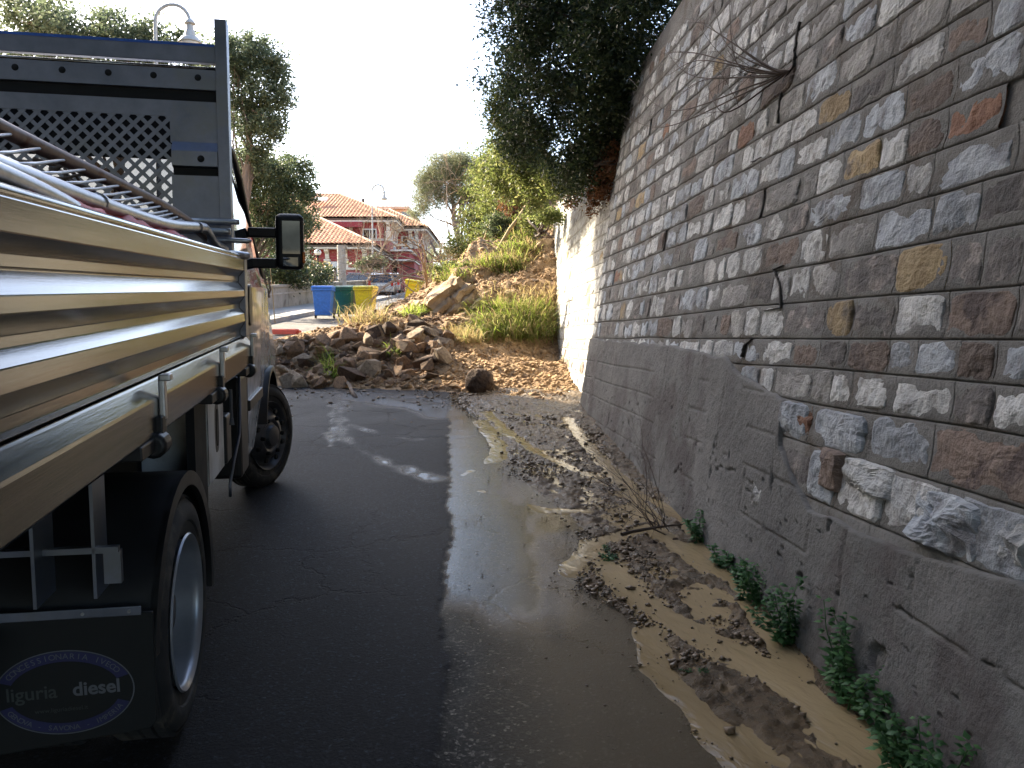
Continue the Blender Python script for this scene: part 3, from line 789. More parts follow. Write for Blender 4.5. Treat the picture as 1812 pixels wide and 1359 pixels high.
# a few big hewn blocks bulging out of the broken edge of the render
for u0, v0, u1, v1, kind, pr in [(1500, 815, 1590, 880, 'stone_pale', .05), (1608, 868, 1745, 985, 'stone_blue', .07), (1765, 915, 1850, 1010, 'stone_pale', .06), (1438, 790, 1500, 870, 'stone_brown', .04), (1330, 842, 1365, 905, 'stone_pale', .045), (1398, 712, 1440, 770, 'stone_rust', .03)]:
    a, b = on_wall(u0, (v0 + v1) / 2), on_wall(u1, (v0 + v1) / 2)
    c, d = on_wall((u0 + u1) / 2, v0), on_wall((u0 + u1) / 2, v1)
    V, fs = stone_mesh(b[0], a[0], d[1], c[1], random.Random(int(u0)), 34, 8, pr, .98)
    MB().add(V, fs).build('stone', M[kind], wall)
# render coat on the foot of the wall, scored like ashlar
ys = np.arange(.56, 9.745, .0135); nz_ = 120
top = rend_top(ys) + .022 * fbm(np.stack([ys * 5, ys * 0, ys * 0], -1), 5, 23)
T = np.linspace(0, 1, nz_)
YY = np.repeat(ys[None], nz_, 0); lo = G(ys) - .06
ZZ = lo + (top - lo) * T[:, None]
off = .028 + .010 * fbm(np.stack([YY * 3, ZZ * 3, YY * 0], -1), 5, 31) + .004 * fbm(np.stack([YY * 22, ZZ * 22, YY * 0], -1), 3, 32)
for zl in (1.145, .963, .78, .55):
    off -= .008 * (1 - sstep(.002, .009, np.abs(ZZ - zl - .004 * np.sin(YY * 3)))) * (fbm(np.stack([YY * 2, ZZ * 0 + zl, YY * 0], -1), 2, 5) > -.18)
for yl, z0_, z1_ in [(7.9, .96, 1.4), (6.6, .96, 1.145), (5.9, 1.145, 1.4), (5.2, .96, 1.145), (4.5, .78, 1.145), (4.0, .55, .78), (3.2, .55, .78), (2.9, .3, .78), (2.45, .55, .78)]:
    off -= .007 * (1 - sstep(.003, .010, np.abs(YY - yl + .01 * np.sin(ZZ * 17)))) * (ZZ > z0_) * (ZZ < z1_)
pock = ridged(np.stack([YY * 7, ZZ * 10, YY * 0], -1), 3, 37)
off -= .022 * sstep(.90, .96, pock) * sstep(.2, .0, ZZ - (lo + .55))
hole = on_wall(1560, 1165)
off -= .03 * (1 - sstep(.03, .06, np.hypot(YY - hole[0], ZZ - hole[1]) + .03 * fbm(np.stack([YY * 16, ZZ * 16, YY * 0], -1), 3, 3)))
off[-1] = -.02; off[-2] = np.minimum(off[-2], .018)
Pg = wall_pts(YY, ZZ, off)
Pg[:, -1] = wall_pts(YY[:, -1], ZZ[:, -1], np.full(nz_, -.1))
grid_mesh('render_coat', Pg, M['render'], wall)
# open stepped crack running down the masonry
ck = MB(); rc = random.Random(3)
for ln in CRACKS:
    pl = []
    for (a, b), (c, d) in zip(ln[:-1], ln[1:]):
        for t_ in np.linspace(0, 1, 7)[:-1]: pl.append((a + (c - a) * t_ + rc.uniform(-.010, .010), b + (d - b) * t_))
    wd = [max(.0006, .0052 * math.sin(math.pi * (i + 1) / (len(pl) + 1)) ** .5 + rc.uniform(-.003, .0035)) for i in range(len(pl))]
    L_ = np.array([wall_p(p[0] - w, p[1], .017) for p, w in zip(pl, wd)]); R_ = np.array([wall_p(p[0] + w, p[1], .017) for p, w in zip(pl, wd)])
    ck.grid(np.stack([L_, R_], 1)); ck.grid(np.stack([L_ - WN * .03, L_], 1)); ck.grid(np.stack([R_, R_ - WN * .03], 1))
ck.build('crack', M['core'], wall)
# the paler finger-joint ledge: thin moulded mortar ribs are part of the mortar mesh
# ================================================================== TRUCK (local axes: x to its right, y ahead, z up; x = 0 is the outer face of the right rear tyre)
psi = R(10.9); pt = math.atan(GRADE * math.cos(psi))
tf = Vector((-math.sin(psi) * math.cos(pt), math.cos(psi) * math.cos(pt), math.sin(pt)))
tr_ = Vector((math.cos(psi), math.sin(psi), 0)); tu = tr_.cross(tf)
T_ORG = Vector((-1.0203, 2.5496, 0.1581))
truck = thing('dropside_truck', 'white flatbed truck with ribbed aluminium dropsides and tall headboard parked beside the slide', 'truck')
TM = Matrix((tr_, tf, tu)).transposed().to_4x4(); TM.translation = T_ORG
truck.matrix_world = TM
truck.location = T_ORG; truck.rotation_euler = TM.to_euler()
def tw(x, y, z): return np.array(TM @ Vector((x, y, z)))
BY0, BY1, BX1 = -1.55, 1.65, -2.0

# ribbed dropside: profile (x, z) swept along y
PROF = [(-.012, 1.545), (.004, 1.535), (.004, 1.482), (-.022, 1.452), (-.022, 1.430), (-.026, 1.426), (-.022, 1.421), (.004, 1.386), (.004, 1.358), (-.022, 1.322), (-.022, 1.302), (.002, 1.276), (.004, 1.238), (-.022, 1.195), (-.022, 1.172), (-.010, 1.164)]
BACK = [(-.034, 1.164), (-.034, 1.545)]
def side_panel(x0, sgn, name='dropside'):
    mb = MB()
    prof = PROF + BACK; n = len(prof)
    V = []
    for y in (BY0, BY1 - .115):
        V += [(x0 + sgn * a, y, b) for a, b in prof]
    fs = [(j, (j + 1) % n, (j + 1) % n + n, j + n) for j in range(n)] + [tuple(range(n)), tuple(range(2 * n - 1, n - 1, -1))]
    mb.add(V, fs)
    mb.build(name, M['alu'], truck, bevel=.0015, seg=1)
    e = MB().box((x0 + sgn * -.016, BY1 - .062, 1.353), (.044, .10, .384))
    e.build('end_post', M['plastic' if False else 'alu_dull'], truck, bevel=.004)
    MB().tube([(x0 + sgn * -.014, BY0, 1.546), (x0 + sgn * -.014, BY1 - .01, 1.546)], .013, 10).build('top_rail', M['alu'], truck, smooth='auto')
side_panel(0.0, 1); side_panel(BX1 + .03, -1)
# lower side rail: sloping top that catches the sky, then a plain web
for x0, sg in ((0, 1), (BX1 + .03, -1)):
    mb = MB(); prof = [(-.03, 1.160), (-.008, 1.158), (-.004, 1.153), (.019, 1.120), (.022, 1.113), (.022, 1.028), (.016, 1.020), (-.04, 1.020)]
    n = len(prof); V = [(x0 + sg * a, y, b) for y in (BY0 - .03, BY1) for a, b in prof]
    mb.add(V, [(j, (j + 1) % n, (j + 1) % n + n, j + n) for j in range(n)] + [tuple(range(n)), tuple(range(2 * n - 1, n - 1, -1))])
    mb.build('side_rail', M['alu'], truck, bevel=.0012, seg=1)
# drop latches on the rail: bright lever, dark hook and pivot below
for y in (-.37, .62, 1.56):
    l = MB().box((.030, y, 1.115), (.016, .030, .115)).box((.039, y, 1.168), (.028, .036, .018)).build('latch_lever', M['galv'], truck, bevel=.004)
    h = MB().box((.022, y - .02, 1.035), (.03, .05, .07)).lathe([(-.05, .026), (-.04, .034), (.02, .034), (.03, .022)], 'y', (.018, y - .03, 1.0), 14)
    h.box((.0, y - .13, 1.005), (.05, .16, .035)).build('latch_hook', M['plastic'], truck, bevel=.004)
# bed floor, tailboard, cross members
MB().box2((BX1 + .04, BY0, 1.085), (-.035, BY1 - .02, 1.125)).build('bed_floor', M['alu_dull'], truck)
MB().box2((BX1 + .04, BY0 - .04, 1.03), (-.035, BY0 - .002, 1.20)).build('rear_crossrail', M['alu_dull'], truck)
cm = MB()
for y in np.linspace(BY0 + .15, BY1 - .15, 8): cm.box((-.98, y, 1.045), (1.85, .06, .075))
cm.build('cross_members', M['chassis'], truck)
ch = MB()
for x in (-.62, -1.35): ch.box2((x - .035, -1.4, .74), (x + .035, 3.6, .93))
ch.box2((-1.6, 1.75, .62), (-.35, 3.7, .9)).box2((-1.25, -.7, .62), (-.75, .9, .98))
ch.lathe([(-1.55, .075), (-1.2, .075), (-1.1, .17), (-.86, .17), (-.76, .075), (-.25, .075)], 'x', (0, 0, .36), 16)
ch.build('chassis', M['chassis'], truck)

# headboard: posts, slats, perforated sheet
HY = 1.50
for x in (-.066, BX1 + .096):
    MB().box2((x - .026, HY - .03, 1.14), (x + .026, HY + .05, 2.615)).build('headboard_post', M['alu_dull'], truck, bevel=.003)
hx0, hx1 = BX1 + .122, -.093
MB().box2((hx0, HY - .012, 2.423), (hx1, HY + .03, 2.505)).build('top_slat', M['alu_dull'], truck, bevel=.003)
MB().box2((hx0, HY - .013, 2.4955), (hx1 - .004, HY - .0125 + .03, 2.5065)).box2((hx0, HY - .0145, 2.494), (hx1 - .004, HY - .0122, 2.5060)).build('blue_strip', M['bluetape'], truck)
sl = MB().box2((hx0, HY - .012, 2.300), (hx1, HY + .02, 2.398)).build('slat', M['alu_dull'], truck, bevel=.003)
MB().tube([(hx0, HY - .006, 2.397), (hx1, HY - .006, 2.397)], .009, 8).build('slat_bead', M['alu'], truck, smooth=True)
for i in range(9):
    x = -.172 - .1915 * i
    MB().lathe([(-.0165, .002), (-.016, .009), (-.012, .015), (-.0085, .0165)], 'y', (x, HY, 2.355), 12).build('rivet', M['chassis'], truck, smooth=True)
MB().box2((hx0, HY + .004, 2.252), (hx1, HY + .03, 2.302)).build('recess_strip', M['chassis'], truck)
# diamond mesh: two families of crossing strips in a frame
px0, px1, pz0, pz1 = -1.70, -.298, 1.735, 2.183
p = .062; hb = .0085
def strips(sign, yoff):
    mb = MB()
    for i in range(-40, 60):
        # lines z = sign*(x - x0) + c
        c = pz0 + (i + .5) * p
        pts = []
        xa, xb = px0, px1
        za, zb = c + sign * (xa - px0) - (0 if sign > 0 else 0), c + sign * (xb - px0)
        # clip in z
        def xz(z): return px0 + sign * (z - c)
        lo, hi = min(xz(pz0), xz(pz1)), max(xz(pz0), xz(pz1))
        xa, xb = max(xa, lo), min(xb, hi)
        if xb - xa < .01: continue
        a = np.array([xa, HY + yoff, c + sign * (xa - px0)]); b = np.array([xb, HY + yoff, c + sign * (xb - px0)])
        d = (b - a) / np.linalg.norm(b - a); nrm = np.array([-d[2], 0, d[0]]) * hb
        t = np.array([0, .0011, 0])
        V = [a - nrm - t, b - nrm - t, b + nrm - t, a + nrm - t, a - nrm + t, b - nrm + t, b + nrm + t, a + nrm + t]
        mb.add(V, [(3, 2, 1, 0), (4, 5, 6, 7), (0, 1, 5, 4), (1, 2, 6, 5), (2, 3, 7, 6), (3, 0, 4, 7)])
    return mb
A_, B_ = strips(1, 0.0), strips(-1, .0023)
A_.add(np.concatenate(B_.v), B_.f)
A_.build('perforated_sheet', M['alu_dull'], truck)
bd = MB().box2((hx0, HY - .003, pz1 - .004), (hx1, HY + .006, 2.250)).box2((px1 - .004, HY - .0032, 2.062), (hx1, HY + .0058, pz1)).box2((hx0, HY - .003, 1.14), (hx1, HY + .006, pz0 + .004))
bd.box2((hx0, HY - .0032, pz0), (px0 + .004, HY + .0058, pz1)).box2((px1 - .004, HY - .0031, pz0), (hx1, HY + .0059, 1.915)).build('sheet_border', M['alu_dull'], truck)
MB().prism([(HY - .004, 2.066), (HY - .034, 2.022), (HY - .034, 1.955), (HY - .004, 1.948), (HY + .004, 1.948), (HY + .004, 2.066)], (px1 + .004, hx1)).build('pressed_rib', M['alu_dull'], truck)
MB().box2((px1 + .004, HY - .001, 1.912), (hx1, HY + .004, 1.949)).build('recess_strip', M['chassis'], truck)
MB().lathe([(-.0405, .002), (-.040, .010), (-.036, .015), (-.0335, .0165)], 'y', (-.166, HY, 1.988), 12).build('rivet', M['chassis'], truck, smooth=True)

# wheels
M['rimdark'] = pm('rim_dark', (.05, .05, .055), (.09, .09, .10), 8, .45, .08, metal=.4, bump=.05)
def wheel(kind, loc, steer=0.0):
    w = thing('wheel', None, None); w.parent = truck; w.location = loc; w.rotation_euler = (0, 0, steer)
    Rr, wd = .366, .205
    prof = [(-wd + .02, .235), (-wd + .006, .262), (-wd, .30), (-wd + .012, .338), (-wd + .035, Rr - .006)]
    for i in range(4):
        x = -wd + .045 + i * .037
        prof += [(x, Rr), (x + .026, Rr), (x + .028, Rr - .010), (x + .035, Rr - .010)]
    prof += [(-.028, Rr - .007), (-.010, .342), (0, .305), (-.004, .285), (-.010, .28), (-.012, .262), (-.02, .235)]
    ty = MB().lathe(prof, 'x', (0, 0, 0), 56, caps=False)
    for i in range(70):
        a = i * 2 * math.pi / 70
        ty.box((-.034, (Rr - .0085) * math.cos(a), (Rr - .0085) * math.sin(a)), (.014, .017, .006), Euler((a, 0, 0)).to_matrix())
    ty.build('tyre', M['rubber'], w, smooth='auto')
    if kind == 'rear':      # outer wheel of a twin pair: deep dish
        rp = [(-.012, .236), (-.006, .244), (.000, .240), (-.008, .228), (-.022, .222), (-.035, .224), (-.16, .212), (-.175, .205), (-.18, .19)]
        MB().lathe([(-.178, .206), (-.172, .15), (-.165, .11), (-.15, .085), (-.12, .08), (-.06, .072), (-.05, .055), (-.05, .0)], 'x', (0, 0, 0), 32, caps=False).build('wheel_disc', M['rimdark'], w, smooth='auto')
    else:
        rp = [(-.012, .236), (-.006, .244), (.000, .240), (-.012, .226), (-.05, .212), (-.045, .19), (-.012, .165), (.012, .14), (.016, .115), (.004, .095), (.010, .08), (.035, .07), (.04, .05), (.04, .0)]
    rm = MB().lathe(rp, 'x', (0, 0, 0), 40, caps=False)
    rm.build('rim', M['rim'] if kind == 'rear' else M['rimdark'], w, smooth='auto')
    xx = -.168 if kind == 'rear' else .012
    n0 = None
    for i in range(6):
        a = i * math.pi / 3
        if n0 is None: n0 = MB().lathe([(xx, .016), (xx + .025, .014), (xx + .028, .0)], 'x', (0, .13, 0), 6).build('wheel_nut', M['chassis'], w)
        else:
            o = n0.copy(); COL.objects.link(o); o.rotation_euler = (a, 0, 0)
    h0 = None
    for i in range(8):
        a = (i + .5) * math.pi / 4
        if h0 is None:
            h0 = MB().lathe([(xx - .002 - (.004 if kind == 'rear' else .010), .02), (xx + .003, .017)], 'x', (0, .178, 0), 10).build('vent_hole', M['chassis'], w); h0.rotation_euler = (a, 0, 0)
        else:
            o = h0.copy(); COL.objects.link(o); o.rotation_euler = (a, 0, 0)
    return w
wheel('rear', (0, .02, .385))
wheel('rear', (-.26, .02, .385))
wheel('rear', (-1.99, 0, .362)).rotation_euler = (0, 0, math.pi)
wheel('front', (-.07, 3.30, .362), -R(24))
wheel('front', (-1.90, 3.30, .362), math.pi - R(22))
# rear mudguard arch
an = np.linspace(R(-8), R(172), 28)
mg = MB(); 
for r0, r1, x0, x1 in ((.435, .450, -.50, .005), (.405, .450, -.012, .006)):
    rows = []
    for a in an: rows.append([(x0, r0 * math.cos(a), r0 * math.sin(a) + .38), (x1, r0 * math.cos(a), r0 * math.sin(a) + .38), (x1, r1 * math.cos(a), r1 * math.sin(a) + .38), (x0, r1 * math.cos(a), r1 * math.sin(a) + .38), (x0, r0 * math.cos(a), r0 * math.sin(a) + .38)])
    mg.grid(np.array(rows))
mg.build('mudguard', M['plastic'], truck, smooth='auto')
# mudflap with its printed badge
FY = -.455
fl = MB().prism([(-.52, .20), (-.012, .255), (.004, .275), (.004, .57), (-.52, .60)], (FY, FY + .012), plane='xz').build('mudflap', M['flap'], truck, bevel=.003)
MB().box2((-.52, FY - .006, .566), (-.022, FY - .001, .590)).build('flap_bar', M['alu_dull'], truck, bevel=.002)
MB().lathe([(-.010, .004), (-.006, .005)], 'y', (-.05, FY, .578), 8).lathe([(-.010, .004), (-.006, .005)], 'y', (-.16, FY, .578), 8).build('bolt', M['galv'], truck)
# badge
CX, CZ, EA, EB = -.212, .372, .166, .112
TILT = R(-0.0)
def ell(a, b, n=64): return [(CX + a * math.cos(t), CZ + b * math.sin(t)) for t in np.linspace(0, 2 * math.pi, n, endpoint=False)]
def ring(mb, a0, b0, a1, b1, y, t0=0, t1=2 * math.pi, n=64):
    ts = np.linspace(t0, t1, n)
    rows = np.array([[(CX + a0 * math.cos(t), y, CZ + b0 * math.sin(t)), (CX + a1 * math.cos(t), y, CZ + b1 * math.sin(t))] for t in ts])
    mb.grid(rows)
mb = MB(); ring(mb, EA, EB, EA - .003, EB - .003, FY - .0012); badge = mb.build('badge_outline', M['signtext'], fl)
mb = MB(); ring(mb, EA - .004, EB - .004, EA - .034, EB - .030, FY - .0010, R(20), R(160)); ring(mb, EA - .004, EB - .004, EA - .034, EB - .030, FY - .0010, R(200), R(340)); mb.build('badge_band', M['signblue'], fl)
def text_mesh(s, size, bold=0.0):
    cu = bpy.data.curves.new('t', 'FONT'); cu.body = s; cu.size = size; cu.align_x = 'CENTER'; cu.align_y = 'BOTTOM_BASELINE' if False else 'CENTER'
    cu.offset = bold
    ob = bpy.data.objects.new('t', cu); COL.objects.link(ob)
    dg = bpy.context.evaluated_depsgraph_get()
    me = bpy.data.meshes.new_from_object(ob.evaluated_get(dg))
    bpy.data.objects.remove(ob); bpy.data.curves.remove(cu)
    return me
def put_text(name, items, mat, y):
    """items: (string, size, x, z, angle, bold)"""
    mb = MB()
    for s, size, x, z, a, bo in items:
        me = text_mesh(s, size, bo)
        V = np.zeros(len(me.vertices) * 3); me.vertices.foreach_get('co', V); V = V.reshape(-1, 3)
        if len(V) == 0: continue
        c_, s_ = math.cos(a), math.sin(a)
        W_ = np.stack([x + V[:, 0] * c_ - V[:, 1] * s_, np.full(len(V), y), z + V[:, 0] * s_ + V[:, 1] * c_], -1)
        mb.add(W_, [tuple(q.vertices) for q in me.polygons])
        bpy.data.meshes.remove(me)
    return mb.build(name, mat, fl)
def arc_text(s, a, b, t0, t1, size, top=True, bold=0.0):
    out = []
    for i, c in enumerate(s):
        t = t0 + (t1 - t0) * (i + .5) / len(s)
        x, z = CX + a * math.cos(t), CZ + b * math.sin(t)
        tang = math.atan2(b * math.cos(t), -a * math.sin(t))
        ang = tang + math.pi if top else tang
        if c != ' ': out.append((c, size, x, z, ang, bold))
    return out
put_text('badge_lettering', arc_text('CONCESSIONARIA IVECO', EA - .018, EB - .0165, R(152), R(30), .021), M['signtext'], FY - .0022)
put_text('badge_lettering', arc_text('GENOVA - SAVONA - IMPERIA', EA - .018, EB - .0165, R(207), R(333), .019, top=False), M['signtext'], FY - .0022)
put_text('badge_lettering', [('liguria', .050, CX - .078, CZ + .002, R(1.5), .0006)], M['signdim'], FY - .0016)
put_text('badge_lettering', [('diesel', .050, CX + .075, CZ + .006, R(1.5), .0012)], M['signtext'], FY - .0016)
put_text('badge_lettering', [('www.liguriadiesel.it', .016, CX - .01, CZ - .045, R(1.5), 0)], M['signdim'], FY - .0016)
# rear lamp bracket in front of the flap, at the frame's left edge
MB().prism([(-.62, .24), (-.40, .33), (-.375, .42), (-.375, .545), (-.62, .56)], (FY - .075, FY - .03), plane='xz').build('lamp_bracket', M['plastic'], truck, bevel=.003)
MB().box((-.40, FY - .07, .54), (.09, .05, .06), Euler((0, .5, 0)).to_matrix()).build('rear_lamp', M['lensblue'], truck, bevel=.01)
# brackets and rods under the bed
ub = MB().box2((-.24, -.55, .63), (-.232, -.42, 1.02)).box2((-.52, -.50, .745), (-.06, -.48, .76)).box2((-.10, -.48, .66), (-.06, -.46, .745)).box2((-.12, -.5, .63), (-.112, -.4, 1.02))
ub.build('under_bracket', M['alu_dull'], truck)
MB().tube([(-.22, -.35, .93), (-.16, -.25, .955), (-.10, -.12, .94), (-.08, .0, .9)], .012, 8).build('brake_hose', M['plastic'], truck, smooth=True)
# white locker panel between the axles with its long oval opening
lk = MB()
ang = np.linspace(0, 2 * math.pi, 24, endpoint=False)
oy, oz, ry, rz = .955, .815, .050, .105
sq = []
for t in ang:
    c_, s_ = math.cos(t), math.sin(t); k_ = 1 / max(abs(c_), abs(s_))
    sq.append((.94 + .19 * c_ * k_, .80 + .185 * s_ * k_))
inn = [(oy + ry * math.copysign(abs(math.cos(t)) ** .6, math.cos(t)), oz + rz * math.copysign(abs(math.sin(t)) ** .8, math.sin(t))) for t in ang]
for x in (-.05,):
    rows = np.array([[(x, a, b), (x, c_, d_), (x - .02, c_, d_)] for (a, b), (c_, d_) in zip(sq + sq[:1], inn + inn[:1])])
    lk.grid(rows)
lk.box2((-.30, .745, .615), (-.053, .757, .985)).box2((-.30, 1.12, .615), (-.053, 1.132, .985))
lk.build('locker_panel', M['panelwhite'], truck)
MB().prism([(a, b) for a, b in inn], (-.075, -.049)).build('locker_handle', M['plastic'], truck)  # black plug added to paint the dark of the oval opening
MB().prism([(oy + (a - oy) * .55, oz + (b - oz) * .75) for a, b in inn], (-.06, -.0465)).build('locker_handle', M['chassis'], truck)
MB().box2((-.32, .76, .60), (-.075, 1.12, .99)).build('locker_box', M['chassis'], truck)
MB().box2((-.085, .50, .55), (-.055, .735, .99)).build('side_guard', M['chassis'], truck)
MB().tube([(-.02, 1.16, .95), (-.02, 1.17, .82)], .007, 6).lathe([(-.0, .012), (.03, .008)], 'z', (-.02, 1.17, .79), 8).build('hose_stub', M['signtext'], truck)
MB().box2((-.16, 1.22, .60), (-.05, 1.36, .82)).build('filter_box', M['plastic'], truck, bevel=.01)
MB().tube([(-.045, 1.62, 1.0), (-.04, 1.60, .80), (-.04, 1.55, .68), (-.05, 1.42, .58), (-.06, 1.34, .48), (-.06, 1.34, .42)], .008, 6).build('cable', M['alu_dull'], truck, smooth=True)
MB().box2((-1.95, 1.70, .42), (-.05, 1.98, .95)).build('cab_step_block', M['plastic'], truck, bevel=.02)

# cab: body lofted from cross sections
ST = [(1.745, [(.05, .62), (.01, .80), (.0, 1.40), (.055, 1.80), (.12, 2.12), (.20, 2.24), (.95, 2.30)]),
      (2.02, [(.05, .40), (.0, .80), (.0, 1.40), (.055, 1.80), (.12, 2.13), (.20, 2.25), (.95, 2.31)]),
      (2.40, [(.05, .40), (.0, .80), (.0, 1.40), (.055, 1.80), (.12, 2.13), (.20, 2.25), (.95, 2.31)]),
      (2.70, [(.05, .40), (.0, .80), (.0, 1.40), (.06, 1.80), (.125, 2.05), (.21, 2.14), (.95, 2.20)]),
      (2.90, [(.06, .42), (.0, .80), (.0, 1.40), (.06, 1.76), (.125, 2.00), (.21, 2.08), (.95, 2.14)]),
      (2.95, [(.04, .78), (.0, .86), (.0, 1.40), (.06, 1.73), (.125, 1.96), (.21, 2.04), (.95, 2.10)]),
      (3.25, [(.0, .86), (-.01, .93), (.0, 1.39), (.06, 1.53), (.12, 1.64), (.20, 1.71), (.95, 1.77)]),
      (3.66, [(.0, .80), (-.01, .90), (.03, 1.22), (.06, 1.30), (.11, 1.36), (.18, 1.40), (.95, 1.46)]),
      (3.72, [(.04, .42), (.0, .85), (.04, 1.18), (.08, 1.27), (.12, 1.33), (.18, 1.37), (.95, 1.43)]),
      (3.92, [(.07, .36), (.05, .75), (.08, 1.05), (.11, 1.14), (.15, 1.18), (.22, 1.21), (.95, 1.27)]),
      (4.12, [(.16, .34), (.14, .65), (.18, .92), (.22, 1.00), (.27, 1.04), (.33, 1.06), (.95, 1.10)])]
CSX, CC = -.06, -.99
def section(s): 
    r_ = [(CSX - i_, z) for i_, z in s]
    return r_ + [(2 * CC - x, z) for x, z in r_[-2::-1]]
secs = np.array([[(x, y, z) for x, z in section(s)] for y, s in ST])
m_, n_ = secs.shape[:2]
body, sidew, wscr = MB(), MB(), MB()
body.add(secs.reshape(-1, 3), []); sidew.add(secs.reshape(-1, 3) + np.array([0, 0, 0]), []); wscr.add(secs.reshape(-1, 3), [])
for i in range(m_ - 1):
    for j in range(n_ - 1):
        q = (i * n_ + j, i * n_ + j + 1, (i + 1) * n_ + j + 1, (i + 1) * n_ + j)
        jj = min(j, n_ - 2 - j)
        if jj in (2, 3) and 1 <= i <= 5: sidew.f.append(q)
        elif jj in (4, 5) and 3 <= i <= 6: wscr.f.append(q)
        else: body.f.append(q)
body.f.append(tuple(range((m_ - 1) * n_, m_ * n_)))
# rear wall with a window opening, coloured black for the shade behind the headboard
r0 = secs[0]
yb_ = 1.745
cbk = MB().box2((-1.93, yb_ - .005, .62), (-.07, yb_ + .01, 1.55)).box2((-1.86, yb_ - .004, 2.02), (-.14, yb_ + .011, 2.24)).box2((-1.9, yb_ - .0045, 1.54), (-1.72, yb_ + .0105, 2.03)).box2((-.30, yb_ - .0045, 1.54), (-.10, yb_ + .0105, 2.03))
cbk.build('cab_back', M['chassis'], truck)
cabo = body.build('cab', M['white'], truck, smooth='auto')
sidew.build('side_window', M['darkglass'], truck, smooth=True)
wscr.build('windscreen', M['glass'], truck, smooth=True)
MB().box2((-1.72, yb_ + .001, 1.55), (-.30, yb_ + .006, 2.02)).build('rear_window', M['glass'], truck)
MB().box2((-1.25, 2.05, 1.25), (-.3, 2.2, 1.75)).box2((-1.8, 2.05, 1.25), (-1.4, 2.2, 1.75)).box2((-1.85, 3.1, 1.1), (-.15, 3.3, 1.42)).build('seats', M['chassis'], truck, bevel=.03)
# door seam, black oval recess, wheel-arch lip, trim
MB().tube([(CSX + .001, 2.02, .55), (CSX + .002, 2.02, 1.40)], .005, 6).build('door_seam', M['chassis'], truck)
rec = [(2.22 + .075 * math.copysign(abs(math.cos(t)) ** .7, math.cos(t)), 1.30 + .115 * math.copysign(abs(math.sin(t)) ** .8, math.sin(t))) for t in np.linspace(0, 2 * math.pi, 28, endpoint=False)]
MB().prism(rec, (CSX - .02, CSX + .012)).build('door_handle', M['plastic'], truck, bevel=.006)
MB().box2((CSX - .02, 2.06, .72), (CSX + .015, 2.70, .78)).build('side_trim', M['plastic'], truck, bevel=.006)
an = np.linspace(R(15), R(165), 20)
al = MB(); al.grid(np.array([[(CSX + .02, 3.28 + r_ * math.cos(a), .40 + r_ * math.sin(a)) for r_ in (.42, .46)] + [(CSX - .15, 3.28 + .46 * math.cos(a), .40 + .46 * math.sin(a))] for a in an]))
al.build('wheel_arch', M['plastic'], truck, smooth=True)
MB().box2((-1.85, 4.05, .32), (-.16, 4.17, .68)).build('front_bumper', M['plastic'], truck, bevel=.03)
MB().box((-.19, 3.93, .98), (.14, .2, .22)).build('headlight', M['lamp_glass'], truck, bevel=.03)
# seal of the raked front pillar
MB().tube([(CSX - .095, 2.05, 2.17), (CSX - .10, 2.42, 2.17), (CSX - .10, 2.72, 2.06), (CSX - .09, 3.12, 1.76), (CSX - .06, 3.46, 1.47)], .022, 8).build('pillar_trim', M['plastic'], truck, smooth=True)
# door mirror on two arms
mr = MB().box((.139, 2.66, 1.68), (.168, .10, .338)).build('mirror_housing', M['plastic'], truck, bevel=.035, seg=4)
MB().box((.150, 2.6085, 1.705), (.106, .004, .20)).build('mirror_glass', M['mirrorglass'], mr, bevel=.001)
MB().box((.145, 2.6085, 1.558), (.09, .004, .056)).build('mirror_glass', M['mirrorglass'], mr, bevel=.001)
MB().box((.222, 2.645, 1.585), (.016, .05, .07)).build('indicator_lens', M['orange'], mr, bevel=.006)
for z in (1.733, 1.548):
    MB().box2((-.11, 2.645, z - .030), (.06, 2.70, z + .030)).build('mirror_arm', M['plastic'], truck, bevel=.01)

# ================================================================== LOAD ON THE BED
def tpts(l): return [tuple(tw(*q)) for q in l]
def bend(pts, r=6):
    """round a polyline by Catmull-Rom"""
    P_ = [np.array(q, float) for q in pts]; P_ = [2 * P_[0] - P_[1]] + P_ + [2 * P_[-1] - P_[-2]]
    out = []
    for i in range(1, len(P_) - 2):
        for t in np.linspace(0, 1, r, endpoint=False):
            a, b, c_, d_ = P_[i - 1:i + 3]
            out.append(.5 * ((2 * b) + (-a + c_) * t + (2 * a - 5 * b + 4 * c_ - d_) * t * t + (-a + 3 * b - 3 * c_ + d_) * t ** 3))
    out.append(P_[-2]); return np.array(out)
b1 = thing('crowd_barrier', 'dented galvanised crowd barrier with thin cross rods lying on the truck bed', 'barrier', tw(-.3, .2, 1.6), group='crowd barriers on the truck bed')
def put(mb, name, mat, par, smooth=True):
    o = mb.build(name, mat, par, smooth=smooth); o.matrix_parent_inverse = Matrix.Translation(-Vector(par.location)); return o
lower = [(-.105, -1.6, 1.620), (-.105, -.96, 1.612), (-.105, -.3, 1.606), (-.11, .4, 1.612), (-.11, 1.0, 1.645), (-.115, 1.22, 1.652), (-.10, 1.34, 1.60), (-.07, 1.45, 1.575)]
upper = [(-.38, -1.6, 1.87), (-.33, -.5, 1.79), (-.24, .3, 1.735), (-.19, .72, 1.705), (-.16, 1.05, 1.672), (-.13, 1.28, 1.628), (-.12, 1.36, 1.61)]
put(MB().tube(bend(tpts(lower)), .021, 12), 'frame_tube', M['galv'], b1)
put(MB().tube(bend(tpts(upper)), .021, 12), 'frame_tube', M['rusty'], b1)
lo_b, up_b = bend(tpts(lower), 24), bend(tpts(upper), 24)
def pv(q):
    d = np.array(q) - EYE_P; c, s_ = math.cos(PITCH), math.sin(PITCH)
    return 679.5 - F_PX * (d[1] * s_ + d[2] * c) / max(d[1] * c - d[2] * s_, .05)
